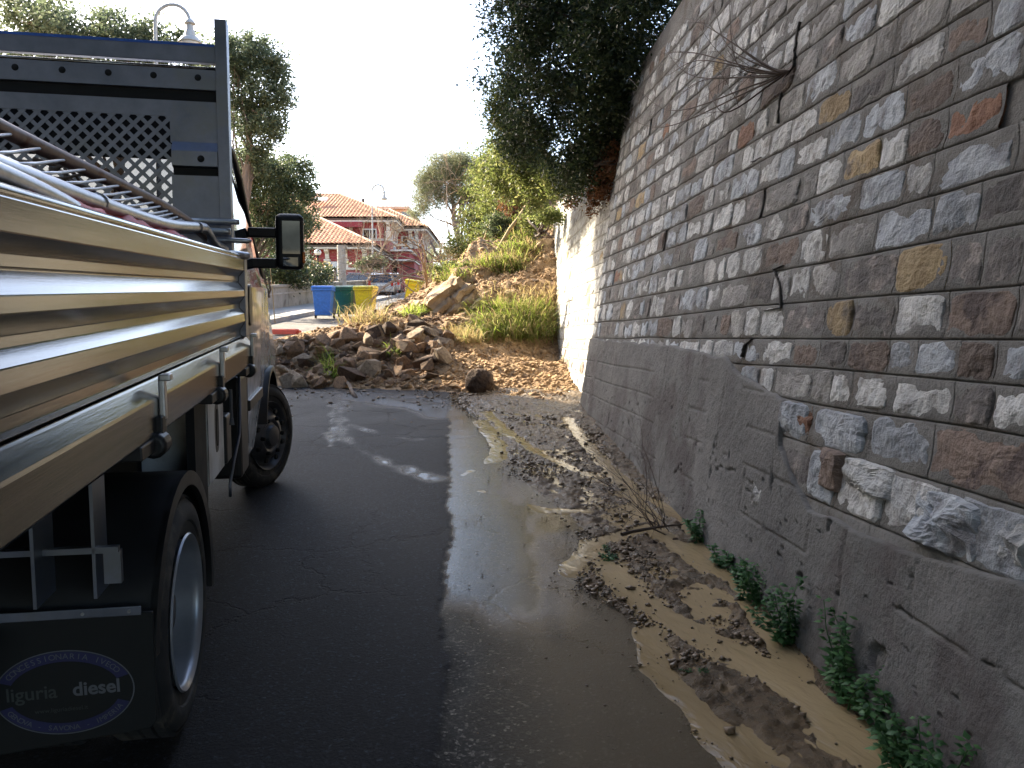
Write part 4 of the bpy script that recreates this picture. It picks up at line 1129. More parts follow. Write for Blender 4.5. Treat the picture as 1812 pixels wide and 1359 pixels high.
UPV = np.array([pv(q) for q in up_b])
for i in range(34):
    k = int((i + .5) / 34 * len(lo_b) * .86); a = lo_b[k]
    b = up_b[int(np.argmin(abs(UPV - (pv(a) - 9))))]
    if np.linalg.norm(b - a) > 1.3: continue
    put(MB().tube([a, (a + b) / 2 + np.array([0, 0, -.004]), b], .0042, 6), 'rod', M['galv'], b1)
# collars where the tube sleeves join
for y in (-.36, .98):
    put(MB().tube(tpts([(-.1055, y - .012, 1.610 if y < 0 else 1.643), (-.1055, y + .012, 1.610 if y < 0 else 1.645)]), .0235, 12), 'collar', M['galv'], b1)
b2 = thing('crowd_barrier', 'lower crowd barrier tube just above the dropside rim, under the other barrier', 'barrier', tw(-.1, -.5, 1.58), group='crowd barriers on the truck bed')
put(MB().tube(bend(tpts([(-.070, -1.6, 1.605), (-.070, -1.1, 1.592), (-.074, -.75, 1.575), (-.08, -.5, 1.552)])), .019, 12), 'frame_tube', M['galv'], b2)
put(MB().tube(bend(tpts([(-.16, -1.6, 1.655), (-.165, -.6, 1.64), (-.17, .2, 1.628), (-.18, .9, 1.64)])), .015, 10), 'frame_tube', M['galv'], b2)
for i in range(14):
    y = -1.3 + i * .16
    put(MB().tube(tpts([(-.17, y, 1.63), (-.9, y + .05, 1.60)]), .004, 6), 'rod', M['galv'], b2)
# tubes and feet sticking out across the front of the bed
for (x0, x1, y, z, r_, mt, lab) in [(-.30, .004, 1.41, 1.700, .013, 'galv', 'thin grey barrier foot sticking out beyond the headboard post, topmost of the bundle'),
                                    (-.26, -.035, 1.40, 1.655, .016, 'galv', 'short blue-grey tube end lying just below the topmost barrier foot'),
                                    (-.16, .055, 1.42, 1.615, .012, 'galv', 'pointed flat barrier foot reaching toward the door mirror')]:
    t_ = MB().tube(tpts([(x0, y, z), ((x0 + x1) / 2, y, z + .002), (x1 - .02, y, z), (x1, y, z)]), [r_, r_, r_, r_ * (.4 if 'pointed' in lab else .98)], 10)
    tag(t_.build('barrier_foot', M[mt], None, smooth=True), lab, 'barrier foot', 'barrier feet at the front of the bed')
tag(MB().tube(tpts([(-.20, 1.30, 1.565), (.0, 1.50, 1.552), (.02, 1.53, 1.55)]), [.018, .018, .018], 12).build('steel_tube', M['galv'], None, smooth=True), 'dark blue-grey tube lying on the dropside corner beside the cab', 'tube')
# red plastic sheeting crumpled under the tubes
nx, ny = 22, 60
u_, v_ = np.meshgrid(np.linspace(0, 1, nx), np.linspace(0, 1, ny), indexing='ij')
yy = -.95 + 1.55 * v_; xx = -.045 - .14 * u_ - .015 * np.sin(v_ * 20)
zz = 1.578 + .028 * np.sin(u_ * 3.1) + .014 * fbm(np.stack([u_ * 6, v_ * 22, u_ * 0], -1), 3, 41) - .02 * (1 - u_)
Pl = np.stack([xx, yy, zz], -1).reshape(-1, 3)
Pl = np.array([tw(*q) for q in Pl]).reshape(nx, ny, 3)
tag(grid_mesh('plastic_sheeting', Pl, M['redplastic']), 'crumpled red plastic sheeting wedged between dropside rim and barrier tubes', 'plastic sheeting')
# dry branch lying on the rods behind
br = MB(); rb = random.Random(12)
for s_ in range(7):
    q = np.array([-.62 + rb.uniform(-.05, .05), .55 + s_ * .05, 1.80 + rb.uniform(-.03, .05)]); pts = [q]
    d = np.array([rb.uniform(.3, 1), rb.uniform(-.5, .5), rb.uniform(-.1, .3)])
    for k in range(6):
        d = d + np.array([rb.gauss(0, .35), rb.gauss(0, .3), rb.gauss(-.12, .3)]); d /= np.linalg.norm(d); q = q + d * .06; pts.append(q)
    br.tube(tpts(bend(pts, 3)), np.linspace(.009, .003, len(bend(pts, 3))), 6)
tag(br.build('dry_branch', M['twig'], None, smooth=True), 'dark twisted dry branches piled in front of the perforated headboard', 'branch')
# rest of the load, low in the bed: planks and dark sacks lying on the floor
u_, v_ = np.meshgrid(np.linspace(0, 1, 40), np.linspace(0, 1, 60), indexing='ij')
hz = 1.13 + .36 * np.sin(u_ * math.pi) ** .5 * np.sin(v_ * math.pi) ** .5 + .05 * fbm(np.stack([u_ * 8, v_ * 10, u_ * 0], -1), 4, 51)
Pl = np.array([tw(*q) for q in np.stack([-1.9 + 1.85 * u_, -1.4 + 2.75 * v_, hz], -1).reshape(-1, 3)]).reshape(40, 60, 3)
tag(grid_mesh('tarpaulin', Pl, M['chassis']), 'dark crumpled tarpaulin heap filling the truck bed below the tubes', 'tarpaulin')
# ================================================================== SLIDE DEBRIS
def rand_rot(n, rng):
    q = rng.normal(size=(n, 4)); q /= np.linalg.norm(q, axis=1)[:, None]
    w, x, y, z = q.T
    return np.stack([np.stack([1 - 2 * (y * y + z * z), 2 * (x * y - w * z), 2 * (x * z + w * y)], -1),
                     np.stack([2 * (x * y + w * z), 1 - 2 * (x * x + z * z), 2 * (y * z - w * x)], -1),
                     np.stack([2 * (x * z - w * y), 2 * (y * z + w * x), 1 - 2 * (x * x + y * y)], -1)], 1)
def rock_mesh(seed, flat=1.0, cuts=1, rounded=0.0):
    rnd = random.Random(seed)
    bm = bmesh.new()
    for _ in range(13):
        v = Vector((rnd.gauss(0, 1), rnd.gauss(0, 1), rnd.gauss(0, 1))); v.normalize()
        v *= rnd.uniform(.75, 1.0)
        bm.verts.new((v.x * .95, v.y * .82, v.z * .78 * flat))
    r = bmesh.ops.convex_hull(bm, input=bm.verts)
    bmesh.ops.delete(bm, geom=[g for g in r.get('geom_interior', []) if isinstance(g, bmesh.types.BMVert)], context='VERTS')
    bmesh.ops.bevel(bm, geom=list(bm.edges), offset=.05 + rounded, segments=1, affect='EDGES', clamp_overlap=True)
    for v in bm.verts:
        q = np.array(v.co) * 2.6 + seed
        v.co += Vector(v.co).normalized() * (.10 * float(vnoise(q[None])[0]))
    bmesh.ops.triangulate(bm, faces=bm.faces)
    bmesh.ops.recalc_face_normals(bm, faces=bm.faces)
    me = bpy.data.meshes.new('rock'); bm.to_mesh(me); bm.free()
    return me
ROCK_MATS = ['rock_a', 'rock_b', 'rock_c', 'rock_d']
ROCKS = {m_: [rock_mesh(100 + 17 * i + 5 * j, [1, .85, 1.15, .65][i % 4]) for i in range(7)] for j, m_ in enumerate(ROCK_MATS)}
for m_, l in ROCKS.items():
    for me in l: me.materials.append(M[m_])
def put_rock(me, x, y, size, label, group=None, z=None, rot=None, sink=.25, cat='rock', name='rock', scl=None):
    o = bpy.data.objects.new(name, me); COL.objects.link(o)
    zz = slide_z(x, y) if z is None else z
    o.location = (x, y, zz + size * (.62 - sink) * .8)
    o.rotation_euler = rot or (rk.uniform(-.5, .5), rk.uniform(-.5, .5), rk.uniform(0, 6.3))
    o.scale = scl or (size, size * rk.uniform(.8, 1.15), size * rk.uniform(.75, 1.2))
    return tag(o, label, cat, group)
rk = random.Random(44)
def march(u, v, lo=9.6, hi=30):
    """where the sight line through a photo point meets the slide"""
    d = ray(u, v); prev = None
    for Y in np.arange(lo, hi, .08):
        q = EYE_P + d * (Y / d[1])
        if not (-6.2 < q[0] < 4.1): continue
        if q[2] <= slide_z(q[0], Y): return q
    return None
KINDLAB = {'rock_a': 'brown broken rock lying in the rubble heap across the road', 'rock_b': 'grey broken rock lying in the rubble heap across the road',
           'rock_c': 'ochre broken rock lying in the rubble heap across the road', 'rock_d': 'dark earth-caked rock lying in the rubble heap across the road'}
# rocks that can be told apart, by what they look like
SPEC = [(683, 650, .24, 'rock_b', 'pale angular rock at the toe of the rubble heap, nearest the puddle'),
        (675, 588, .20, 'rock_c', 'bright ochre rock standing on the crest of the rubble heap'),
        (772, 590, .25, 'rock_c', 'sunlit orange rock beside the dark boulder below the clay slab'),
        (742, 580, .30, 'rock_d', 'dark rounded boulder on the crest of the heap below the clay slab'),
        (782, 612, .24, 'rock_b', 'grey rounded boulder at the right end of the rubble heap below the ochre rock'),
        (612, 618, .22, 'rock_a', 'tall brown wedge of rock in the middle of the rubble heap'),
        (655, 632, .30, 'rock_a', 'broad tilted brown slab of rock above the pale angular rock'),
        (705, 605, .28, 'rock_b', 'broad grey rock near the crest of the heap'),
        (600, 600, .26, 'rock_a', 'long sloping dark brown rock on the crest nearest the truck'),
        (645, 668, .16, 'rock_d', 'small dark rock beside the pale angular rock'),
        (535, 645, .24, 'rock_b', 'grey triangular rock in the rubble near the front wheel'),
        (560, 665, .17, 'rock_b', 'small grey stone low in the rubble near the front wheel'),
        (615, 655, .20, 'rock_b', 'flat pale rock at the foot of the heap, left of the pale angular rock'),
        (715, 640, .24, 'rock_a', 'brown block low in the right half of the heap'),
        (840, 689, .0, '', ''), (802, 690, .17, 'rock_c', 'ochre rock half sunk in mud beside the big dark clod'),
        (872, 690, .15, 'rock_b', 'pale flat stone tucked behind the big dark clod'),
        (760, 668, .20, 'rock_d', 'earthy clump at the right foot of the heap above the mud'),
        (735, 655, .17, 'rock_b', 'small pale stone left of the earthy clump')]
for u, v, s_, m_, lab in SPEC:
    if s_ == 0: continue
    q = march(u, v) 
    if q is None: q = on_ground(u, v)
    put_rock(rk.choice(ROCKS[m_]), q[0], q[1], s_, lab, 'rocks of the rubble heap', z=q[2] - s_ * .35)
# the big dark clod standing alone on the mud
q = on_ground(848, 700)
bc = MB()
bm = bmesh.new(); bmesh.ops.create_icosphere(bm, subdivisions=5, radius=1)
V = np.array([v.co[:] for v in bm.verts]); F_ = [tuple(x.index for x in f.verts) for f in bm.faces]; bm.free()
V = V * (1 + .18 * fbm(V * 1.6 + 3, 3, 7) + .10 * (ridged(V * 5, 3, 8) - .6) + .03 * fbm(V * 16, 2, 9))[:, None] * np.array([.185, .17, .20]) + np.array([q[0], q[1] + .1, q[2] + .15])
bc.add(V, F_)
tag(bc.build('earth_clod', M['rock_d'], None, smooth=True), 'big dark round clod of earth standing alone on the muddy road', 'earth clod')
# the rest of the heap: size, colour and where it lies next to the rocks named above
MARKS = [(683, 650, 'the pale angular toe rock'), (675, 588, 'the bright ochre crest rock'), (772, 590, 'the sunlit orange rock'), (742, 580, 'the dark crest boulder'), (782, 612, 'the grey rounded boulder'),
         (612, 618, 'the tall brown wedge'), (655, 632, 'the broad brown slab'), (705, 605, 'the broad grey rock'), (600, 590, 'the long dark crest rock'), (535, 645, 'the grey triangular rock'), (560, 665, 'the small grey stone'),
         (715, 640, 'the brown block'), (500, 650, 'the truck front wheel'), (510, 610, 'the truck cab'), (640, 700, 'the puddle'), (560, 600, 'the dry road gap'), (735, 655, 'the small pale stone'), (850, 680, 'the big dark clod')]
CNAME = {'rock_a': 'brown', 'rock_b': 'grey', 'rock_c': 'ochre', 'rock_d': 'dark earthy'}
def near_label(u, v, size, col, noun):
    i = min(range(len(MARKS)), key=lambda j: math.hypot(MARKS[j][0] - u, (MARKS[j][1] - v) * 1.3))
    du, dv = u - MARKS[i][0], v - MARKS[i][1]
    far_ = 'just' if math.hypot(du, dv) < 18 else 'some way'
    side_ = ('right of' if du > 0 else 'left of') if abs(du) > abs(dv) * 1.8 else ('above' if dv < 0 else 'below') if abs(dv) > abs(du) * 1.8 else (('lower right of' if dv > 0 else 'upper right of') if du > 0 else ('lower left of' if dv > 0 else 'upper left of'))
    return f"{size} {col} {noun} {far_} {side_} {MARKS[i][2]}"
cnt = 0; used = set()
for tries in range(9000):
    if cnt >= 235: break
    u, v = rk.uniform(495, 800), rk.uniform(562, 700)
    top = np.interp(u, [495, 560, 620, 680, 720, 760, 800], [618, 606, 590, 578, 570, 580, 605])
    if v < top: continue
    bot = np.interp(u, [495, 640, 700, 800], [684, 690, 685, 640])
    if v > bot + rk.uniform(-6, 8): continue
    q = march(u, v)
    if q is None or q[1] > 15.8: continue
    s_ = min(.27, max(.05, rk.lognormvariate(-2.2, .50))) * (.75 if v < top + 14 else 1)
    m_ = rk.choices(ROCK_MATS, [.50, .22, .10, .18])[0]
    lab = near_label(u, v, 'tiny' if s_ < .075 else 'small' if s_ < .11 else 'medium' if s_ < .17 else 'large', CNAME[m_], 'rock')
    if lab in used: continue
    used.add(lab)
    put_rock(rk.choice(ROCKS[m_]), q[0], q[1] + .04, s_, lab, 'rocks of the rubble heap', sink=.38)
    cnt += 1
# stones scattered over the rest of the slope and the road in front
for i in range(46):
    if i < 18: u, v = rk.uniform(505, 800), rk.uniform(700, 760); q = on_ground(u, v); s_ = rk.uniform(.015, .035)
    else:
        u, v = rk.uniform(800, 980), rk.uniform(540, 690); q = march(u, v); s_ = rk.uniform(.04, .10)
        if q is None: continue
    for m_ in rk.sample(ROCK_MATS, 4):
        lab = near_label(u, v, 'loose', CNAME[m_], 'stone on wet road' if i < 18 else 'stone on earth')
        if lab not in used: break
    if lab in used: continue
    used.add(lab)
    put_rock(rk.choice(ROCKS[m_]), q[0], q[1], s_, lab, 'loose stones', z=q[2] - s_ * .3)
# layered clay slab, split into ledges, leaning on the slope
def march_at(u, v):
    q = march(u, v); return q if q is not None else at(u, v, 15)
base = march_at(808, 552)
slab = thing('clay_slab', 'big pale clay slab split into long ledges, half way up the slide', 'boulder', base)
ax = Vector((.66, .35, .60)).normalized(); nx_ = Vector((-.62, -.42, .60)); nx_ = (nx_ - ax * nx_.dot(ax)).normalized(); bz = nx_.cross(ax).normalized()
ms = Matrix((ax, bz, nx_)).transposed()
LEDGES = [(1.00, .55, .22, .00, .10, .52), (.46, .5, .17, -.28, -.10, .36), (.52, .5, .19, .24, -.08, .33), (.42, .46, .15, -.26, -.20, .19), (.56, .5, .18, .22, -.18, .14), (.95, .5, .16, .02, -.30, -.03), (.72, .42, .15, .10, -.42, -.20), (.40, .4, .14, -.22, -.40, -.22)]
for k, (ln, dp_, th, oa, ob, oc) in enumerate(LEDGES):
    bm = bmesh.new(); bmesh.ops.create_cube(bm, size=1); bmesh.ops.subdivide_edges(bm, edges=bm.edges, cuts=11, use_grid_fill=True)
    V = np.array([v.co[:] for v in bm.verts]); F_ = [tuple(x.index for x in f.verts) for f in bm.faces]; bm.free()
    V = np.sign(V) * np.abs(V * 2) ** .9 / 2
    V = V * np.array([ln, dp_, th])
    V = V + np.stack([.16 * fbm(V * 5 + k * 9, 3, 51), .16 * fbm(V * 5 + k * 9 + 40, 3, 52), .10 * fbm(V * 4 + k * 9 + 80, 4, 53)], -1) + .025 * np.stack([fbm(V * 16 + k, 2, 54), fbm(V * 16 + k + 9, 2, 55), fbm(V * 16 + k + 30, 2, 56)], -1)
    V = V + np.array([oa, -ob * -1, oc])
    V = V + .05 * np.stack([V[:, 0] * 0, V[:, 0] * 0, ridged(V * np.array([3, 3, 9]) + k, 3, 57) - .6], -1)
    V = (V * .78) @ np.array(ms).T
    MB().add(V, F_).build('ledge', M['clay'], slab, smooth='auto')
for u, v, s_, lab in [(735, 540, .34, 'brown clay boulder left of the split clay slab'), (722, 555, .24, 'small clay boulder at the road side of the slab')]:
    q = march_at(u, v); me = rock_mesh(int(u), 1.1, rounded=.06); me.materials.append(M['clay'])
    put_rock(me, q[0], q[1], s_, lab, None, z=q[2] - s_ * .5, cat='boulder', name='boulder')
for i in range(120):
    u, v = rk.uniform(745, 965), rk.uniform(425, 590)
    if v < np.interp(u, [745, 800, 860, 965], [545, 480, 440, 430]): continue
    q = march(u, v)
    if q is None: continue
    s_ = min(.34, max(.07, rk.lognormvariate(-1.95, .45))); m_ = rk.choice(['clay_', 'rock_a', 'rock_c', 'clay_', 'rock_d'])
    i_ = min(range(5), key=lambda j: math.hypot([810, 868, 905, 945, 900][j] - u, [545, 460, 575, 440, 500][j] - v)); nm = ['the split clay slab', 'the pole foot', 'the big grass clump', 'the dark scar', 'the middle of the slope'][i_]
    du, dv = u - [810, 868, 905, 945, 900][i_], v - [545, 460, 575, 440, 500][i_]
    lab = f"{'small' if s_ < .11 else 'medium' if s_ < .18 else 'large'} {'clay' if m_ == 'clay_' else CNAME[m_]} lump on the bank {'right of' if du > abs(dv) else 'left of' if -du > abs(dv) else 'above' if dv < 0 else 'below'} {nm}"
    if lab in used: continue
    used.add(lab)
    if m_ == 'clay_':
        me = rock_mesh(500 + i, 1.1, rounded=.06); me.materials.append(M['clay'])
    else: me = rk.choice(ROCKS[m_])
    put_rock(me, q[0], q[1] + .05, s_, lab, 'lumps on the bank', z=q[2] - s_ * .4, cat='boulder', name='boulder')
# crumbs of soil over mud, road and slope
def scatter(name, P, size, mat, kind='stuff', squash=.6, seed=1):
    rng = np.random.default_rng(seed)
    B = np.array([[1, 0, 0], [-1, 0, 0], [0, 1, 0], [0, -1, 0], [0, 0, 1], [0, 0, -1]], float)
    Fb = np.array([[0, 2, 4], [2, 1, 4], [1, 3, 4], [3, 0, 4], [2, 0, 5], [1, 2, 5], [3, 1, 5], [0, 3, 5]])
    n = len(P)
    Rm = rand_rot(n, rng)
    J = B[None] * rng.uniform(.6, 1.4, (n, 6, 1)) * size[:, None, None]
    V = np.einsum('nij,nkj->nki', Rm, J); V[:, :, 2] *= squash
    V += P[:, None, :]
    Q = (Fb[None] + (np.arange(n) * 6)[:, None, None]).reshape(-1, 3)
    o = big_mesh(name, V.reshape(-1, 3), Q, mat)
    return tag(o, kind=kind)
rng = np.random.default_rng(3)
Yc = 1.6 + 9.2 * rng.random(130000) ** 1.25; Xc = rng.uniform(-1.0, 1.25, 130000)
ins = Xc - mud_edge(Yc)
cl = fbm(P2(Xc, Yc, 3.2, 1.6), 4, 61)
dens = np.where(ins > 0, .28 + 1.3 * np.clip(cl, -.2, .6), np.where(ins > -.12, .16, .012 + .05 * sstep(5, 8.5, Yc)))
dens = dens * np.where(Yc > 5, .36, .9)
cv = np.zeros_like(Xc)
for pts, w in STREAMS: cv = np.maximum(cv, 1 - sstep(w * .5, w * 1.2, seg_dist(Xc, Yc, pts)))
wx = 1.29 - .0558 * Yc + .142 * G(Yc) - .03
keep = (rng.random(130000) < dens * (1 - .95 * cv)) & (Xc < wx) & (Xc > joint_x(Yc) + .02)
Xc, Yc = Xc[keep], Yc[keep]
sz = np.clip(rng.lognormal(-5.35, .55, len(Xc)), .0020, .020) * (1 + .06 * Yc) * np.where(Xc - mud_edge(Yc) > -.03, 1, .55)
scatter('mud_crumbs', np.stack([Xc, Yc, G(Yc) + .006 + .3 * sz], -1), sz, M['clod'], seed=5)
# road in front of the heap
n = 900
Xc, Yc = rng.uniform(-3.2, .2, n), 8.4 + 2.6 * rng.random(n) ** .5
keep = rng.random(n) < sstep(8.3, 10.8, Yc) * (.25 + .75 * (Xc > -1.2))
Xc, Yc = Xc[keep], Yc[keep]
scatter('mud_crumbs', np.stack([Xc, Yc, G(Yc) + .012], -1), np.clip(rng.lognormal(-4.4, .55, len(Xc)), .005, .035), M['clod'], seed=6)
n = 22000
Xc, Yc = rng.uniform(-4.2, 1.4, n), 10.0 + 9 * rng.random(n) ** 1.9
Zc = np.array([slide_z(a, b) for a, b in zip(Xc, Yc)])
keep = (Zc - G(Yc) > .015)
Xc, Yc, Zc = Xc[keep], Yc[keep], Zc[keep]
scatter('soil_crumbs', np.stack([Xc, Yc, Zc], -1), np.clip(rng.lognormal(-3.75, .5, len(Xc)), .008, .075), M['soil'], squash=.8, seed=7)

# ------------------------------------------------------------------ grass
def blades(P, D, length, width, seed, droop=.9):
    """curved tapering blades from roots P leaning along D"""
    rng = np.random.default_rng(seed); n = len(P)
    Ls = length * rng.uniform(.55, 1.25, n)
    s = np.cross(D, np.array([0, 0, 1.0]) + rng.normal(0, .2, (n, 3))); s /= np.linalg.norm(s, axis=1)[:, None] + 1e-9
    rows = []
    p = P.copy(); d = D.copy()
    wd = width * rng.uniform(.6, 1.3, n)
    for k in range(5):
        w = wd * [1, .95, .75, .45, .05][k]
        rows.append(np.stack([p - s * w[:, None], p + s * w[:, None]], 1))
        p = p + d * (Ls / 4)[:, None]
        d = d + np.array([0, 0, -1.0]) * droop * .45 * (k + 1) / 2 * rng.uniform(.3, 1.5, n)[:, None] + rng.normal(0, .10, (n, 3)); d /= np.linalg.norm(d, axis=1)[:, None]
    V = np.stack(rows, 1).reshape(n, 10, 3)
    q = np.array([[2 * k, 2 * k + 1, 2 * k + 3, 2 * k + 2] for k in range(4)])
    return V.reshape(-1, 3), (q[None] + (np.arange(n) * 10)[:, None, None]).reshape(-1, 4)
def tuft(name, pts_uv, n, length, width, mat, label, cat, group, seed, spread=.15, lean=(-.25, -.55, .8), droop=.9, drymix=0, on=march_at):
    """a clump of grass rooted on the slope under the given photo points"""
    rng = np.random.default_rng(seed)
    roots = np.array([on(u, v) for u, v in pts_uv])
    def mk(nn, sd):
        r_ = np.random.default_rng(sd)
        i = r_.integers(0, len(roots), nn)
        P = roots[i] + r_.normal(0, spread, (nn, 3)) * np.array([1, 1, .45])
        D = np.array(lean) + r_.normal(0, .62, (nn, 3)) + (P - roots.mean(0)) * np.array([.5, .3, .2]) / max(spread * 3, .1)
        D[:, 2] = np.abs(D[:, 2]) + .15
        D /= np.linalg.norm(D, axis=1)[:, None]
        return blades(P, D, length, width, sd + 1, droop)
    root = thing(name, label, cat, roots.mean(0), group=group)
    inv = Matrix.Translation(-Vector(root.location))
    V, Q = mk(n, seed)
    big_mesh('blades', V, Q, M[mat], root).matrix_parent_inverse = inv
    if drymix:
        V, Q = mk(int(n * drymix), seed + 50)
        big_mesh('dry_blades', V, Q, M['drygrass'], root).matrix_parent_inverse = inv
    return root
GG = 'grass clumps on the landslide'
tuft('grass_clump', [(u, v) for u in range(858, 968, 14) for v in (558, 574, 592)], 5000, .38, .0058, 'grass', 'big bright green grass clump drooping at the foot of the sunlit wall', 'grass clump', GG, 11, .13, droop=1.5, drymix=.45)
tuft('grass_clump', [(u, v) for u in (905, 918, 930) for v in (405, 425, 442)], 1000, .36, .0062, 'grass', 'bright grass clump hanging at the top of the slope below the scar', 'grass clump', GG, 13, .15, droop=1.8, drymix=.25)
tuft('grass_clump', [(u, v) for u in (888, 902, 915) for v in (466, 480)], 700, .34, .006, 'grass', 'yellowish grass clump half way up the slope beside the split clay slab', 'grass clump', GG, 15, .15, droop=1.6, drymix=.9)
tuft('grass_clump', [(u, v) for u in (785, 800, 815) for v in (486, 494)], 500, .20, .006, 'grass', 'low grass and turf capping the clay slab', 'grass clump', GG, 17, .12, droop=1.5, drymix=.5)
tuft('grass_clump', [(u, v) for u in (625, 640, 660, 668) for v in (568, 573)], 380, .34, .006, 'drygrass', 'pale dry grass tuft on the crest of the heap in front of the yellow bin', 'grass clump', GG, 19, .13, lean=(.1, -.1, .9))
tuft('grass_clump', [(735, 552), (745, 556), (728, 560)], 420, .2, .009, 'grass', 'small bright green sprig left of the clay slab', 'grass clump', GG, 21, .07, lean=(0, -.2, .9))
tuft('grass_clump', [(580, 640), (590, 668), (583, 655)], 240, .26, .007, 'grass', 'few green blades poking out of the rubble near the truck wheel', 'grass clump', GG, 23, .06, lean=(.1, -.2, .9))
tuft('grass_clump', [(695, 620), (700, 628)], 170, .2, .007, 'grass', 'little green sprig in the middle of the rubble heap', 'grass clump', GG, 25, .05, lean=(0, -.2, .9))
tuft('grass_clump', [(u, v) for u in (870, 905, 940, 968) for v in (525, 540)], 700, .24, .005, 'drygrass', 'dry straw-coloured grass just above the big green clump', 'grass clump', GG, 27, .2)
tuft('grass_clump', [(815, 595), (830, 605), (805, 600)], 700, .25, .006, 'drygrass', 'dry drooping tuft between the grey boulder and the big green clump', 'grass clump', GG, 29, .09, drymix=0)
tuft('grass_clump', [(u, 470) for u in (852, 866)], 260, .26, .007, 'grass', 'sparse tuft beside the leaning pole foot', 'grass clump', GG, 31, .15, drymix=.5)

# ------------------------------------------------------------------ leaning poles, roots, dead branches on the slide
def stick(name, a, b, r0, r1, mat, label, cat, group=None, wob=.015, n=8, smooth=True):
    a, b = np.array(a), np.array(b); t = np.linspace(0, 1, n)[:, None]
    rng = np.random.default_rng(int(abs(a[0] * 1000)) + 3)
    P = a + (b - a) * t + rng.normal(0, wob, (n, 3)) * np.sin(t * math.pi)
    return tag(MB().tube(P, np.linspace(r0, r1, n), 8).build(name, M[mat], None, smooth=smooth), label, cat, group)
PG = 'poles leaning on the landslide'
stick('wooden_pole', at(868, 460, 17.0), at(948, 338, 17.3), .042, .034, 'pole', 'thick pale wooden pole leaning up across the top of the slope', 'pole', PG)
stick('wooden_pole', at(842, 455, 18.5), at(876, 376, 18.8), .028, .020, 'pole', 'thin dark pole leaning left of the thick pale pole', 'pole', PG)
stick('wooden_pole', at(760, 425, 20), at(784, 474, 19.6), .03, .026, 'bark', 'short dark post tilted among the dead branches', 'pole', PG)
stick('wooden_pole', at(930, 365, 18.4), at(975, 420, 17.4), .035, .022, 'bark', 'dark broken root crossing below the hanging bush', 'root')
stick('wooden_pole', at(900, 470, 17.0), at(962, 422, 17.0), .014, .009, 'pole', 'thin pale twig lying over the bright upper grass clump', 'twig')
stick('broken_plank', on_ground(612, 690) + np.array([0, 0, .12]), on_ground(630, 708) + np.array([0, 0, .03]), .022, .026, 'bark', 'short broken stick lying at the puddle edge', 'stick', n=4)
stick('broken_plank', on_ground(738, 706) + np.array([0, 0, .02]), on_ground(758, 709) + np.array([0, 0, .03]), .02, .015, 'bark', 'small dark chip of wood on the wet road', 'stick', n=3)
def bare_branches(mb, p, d, length, r, depth, rng, gravity=-.05, curl=.22, split=3, seg=6):
    pts = [p.copy()]; dd = d / np.linalg.norm(d); q = p.copy()
    for k in range(seg):
        dd = dd + rng.normal(0, curl, 3) * .5 + np.array([0, 0, gravity]); dd /= np.linalg.norm(dd)
        q = q + dd * length / seg; pts.append(q.copy())
        if depth > 0 and k >= 1 and rng.random() < split / seg * 1.5:
            nd = dd + rng.normal(0, .55, 3); bare_branches(mb, q.copy(), nd, length * rng.uniform(.45, .75), r * (1 - k / seg * .6) * .6, depth - 1, rng, gravity, curl, split, seg)
    mb.tube(np.array(pts), np.linspace(r, r * .35, len(pts)), 5 if r < .02 else 8, caps=False)
def bare(name, base, d, length, r, depth, seed, mat, label, cat, group=None, gravity=-.03, curl=.22, split=3, extra=()):
    mb = MB(); rng = np.random.default_rng(seed)
    bare_branches(mb, np.array(base), np.array(d, float), length, r, depth, rng, gravity, curl, split)
    for b2, d2, l2, r2, dp in extra: bare_branches(mb, np.array(b2), np.array(d2, float), l2, r2, dp, rng, gravity, curl, split)
    return tag(mb.build(name, M[mat], None, smooth=True), label, cat, group)
BG = 'bare trees and branches carried by the slide'
bare('bare_tree', at(752, 545, 16.5), (-.08, 0, 1), 1.3, .035, 2, 3, 'twigpale', 'slim pale bare sapling standing at the road side of the slide', 'bare tree', BG, split=3)
for k, (u, v, Y, d, ln, sd) in enumerate([(770, 500, 18, (-.8, .1, .35), 1.6, 5), (790, 490, 19, (-.7, 0, .7), 1.9, 6), (765, 480, 19, (-1, .1, .1), 1.5, 7), (785, 470, 20, (-.5, 0, .9), 1.6, 8)]):
    bare('fallen_branch', at(u, v, Y), d, ln, .024, 3, sd, 'twigpale', ['tangled pale dead branch spreading toward the house from the slide', 'arching pale dead branch above the tangle', 'low drooping dead branch at the edge of the road', 'upright bare branch in front of the pine trunk'][k], 'branch', BG, gravity=-.09, split=4)
for k, (u, v, Y, d, ln, sd, r_) in enumerate([(745, 530, 17.5, (-.5, .1, .6), 1.2, 25, .016), (775, 505, 18.5, (-.3, 0, .9), 1.4, 26, .018), (758, 500, 18, (.2, .1, .9), 1.5, 27, .016), (790, 500, 19.5, (-.9, 0, .5), 1.8, 28, .020), (740, 520, 17, (.4, 0, .5), .9, 29, .012)]):
    bare('fallen_branch', at(u, v, Y), d, ln, r_, 3, sd, 'twig' if k % 2 else 'twigpale', ['curling thin branch at the road edge of the slide', 'brown twiggy branch leaning up behind the sapling', 'forked branch standing above the clay boulder', 'long brown branch drooping toward the red villa', 'short pale branch sprouting over the tilted bin'][k], 'branch', BG, gravity=-.06, split=5, curl=.32)
bare('bare_tree', at(806, 470, 24), (-.1, 0, 1), 2.6, .026, 3, 9, 'twigpale', 'leafless grey tree arching in front of the pine', 'bare tree', BG, gravity=-.05, split=4)
bare('bare_tree', at(855, 400, 23), (-.45, 0, 1), 2.2, .022, 3, 10, 'twigpale', 'thin bare tree arching out of the ivy bank', 'bare tree', BG, gravity=-.07, split=4)
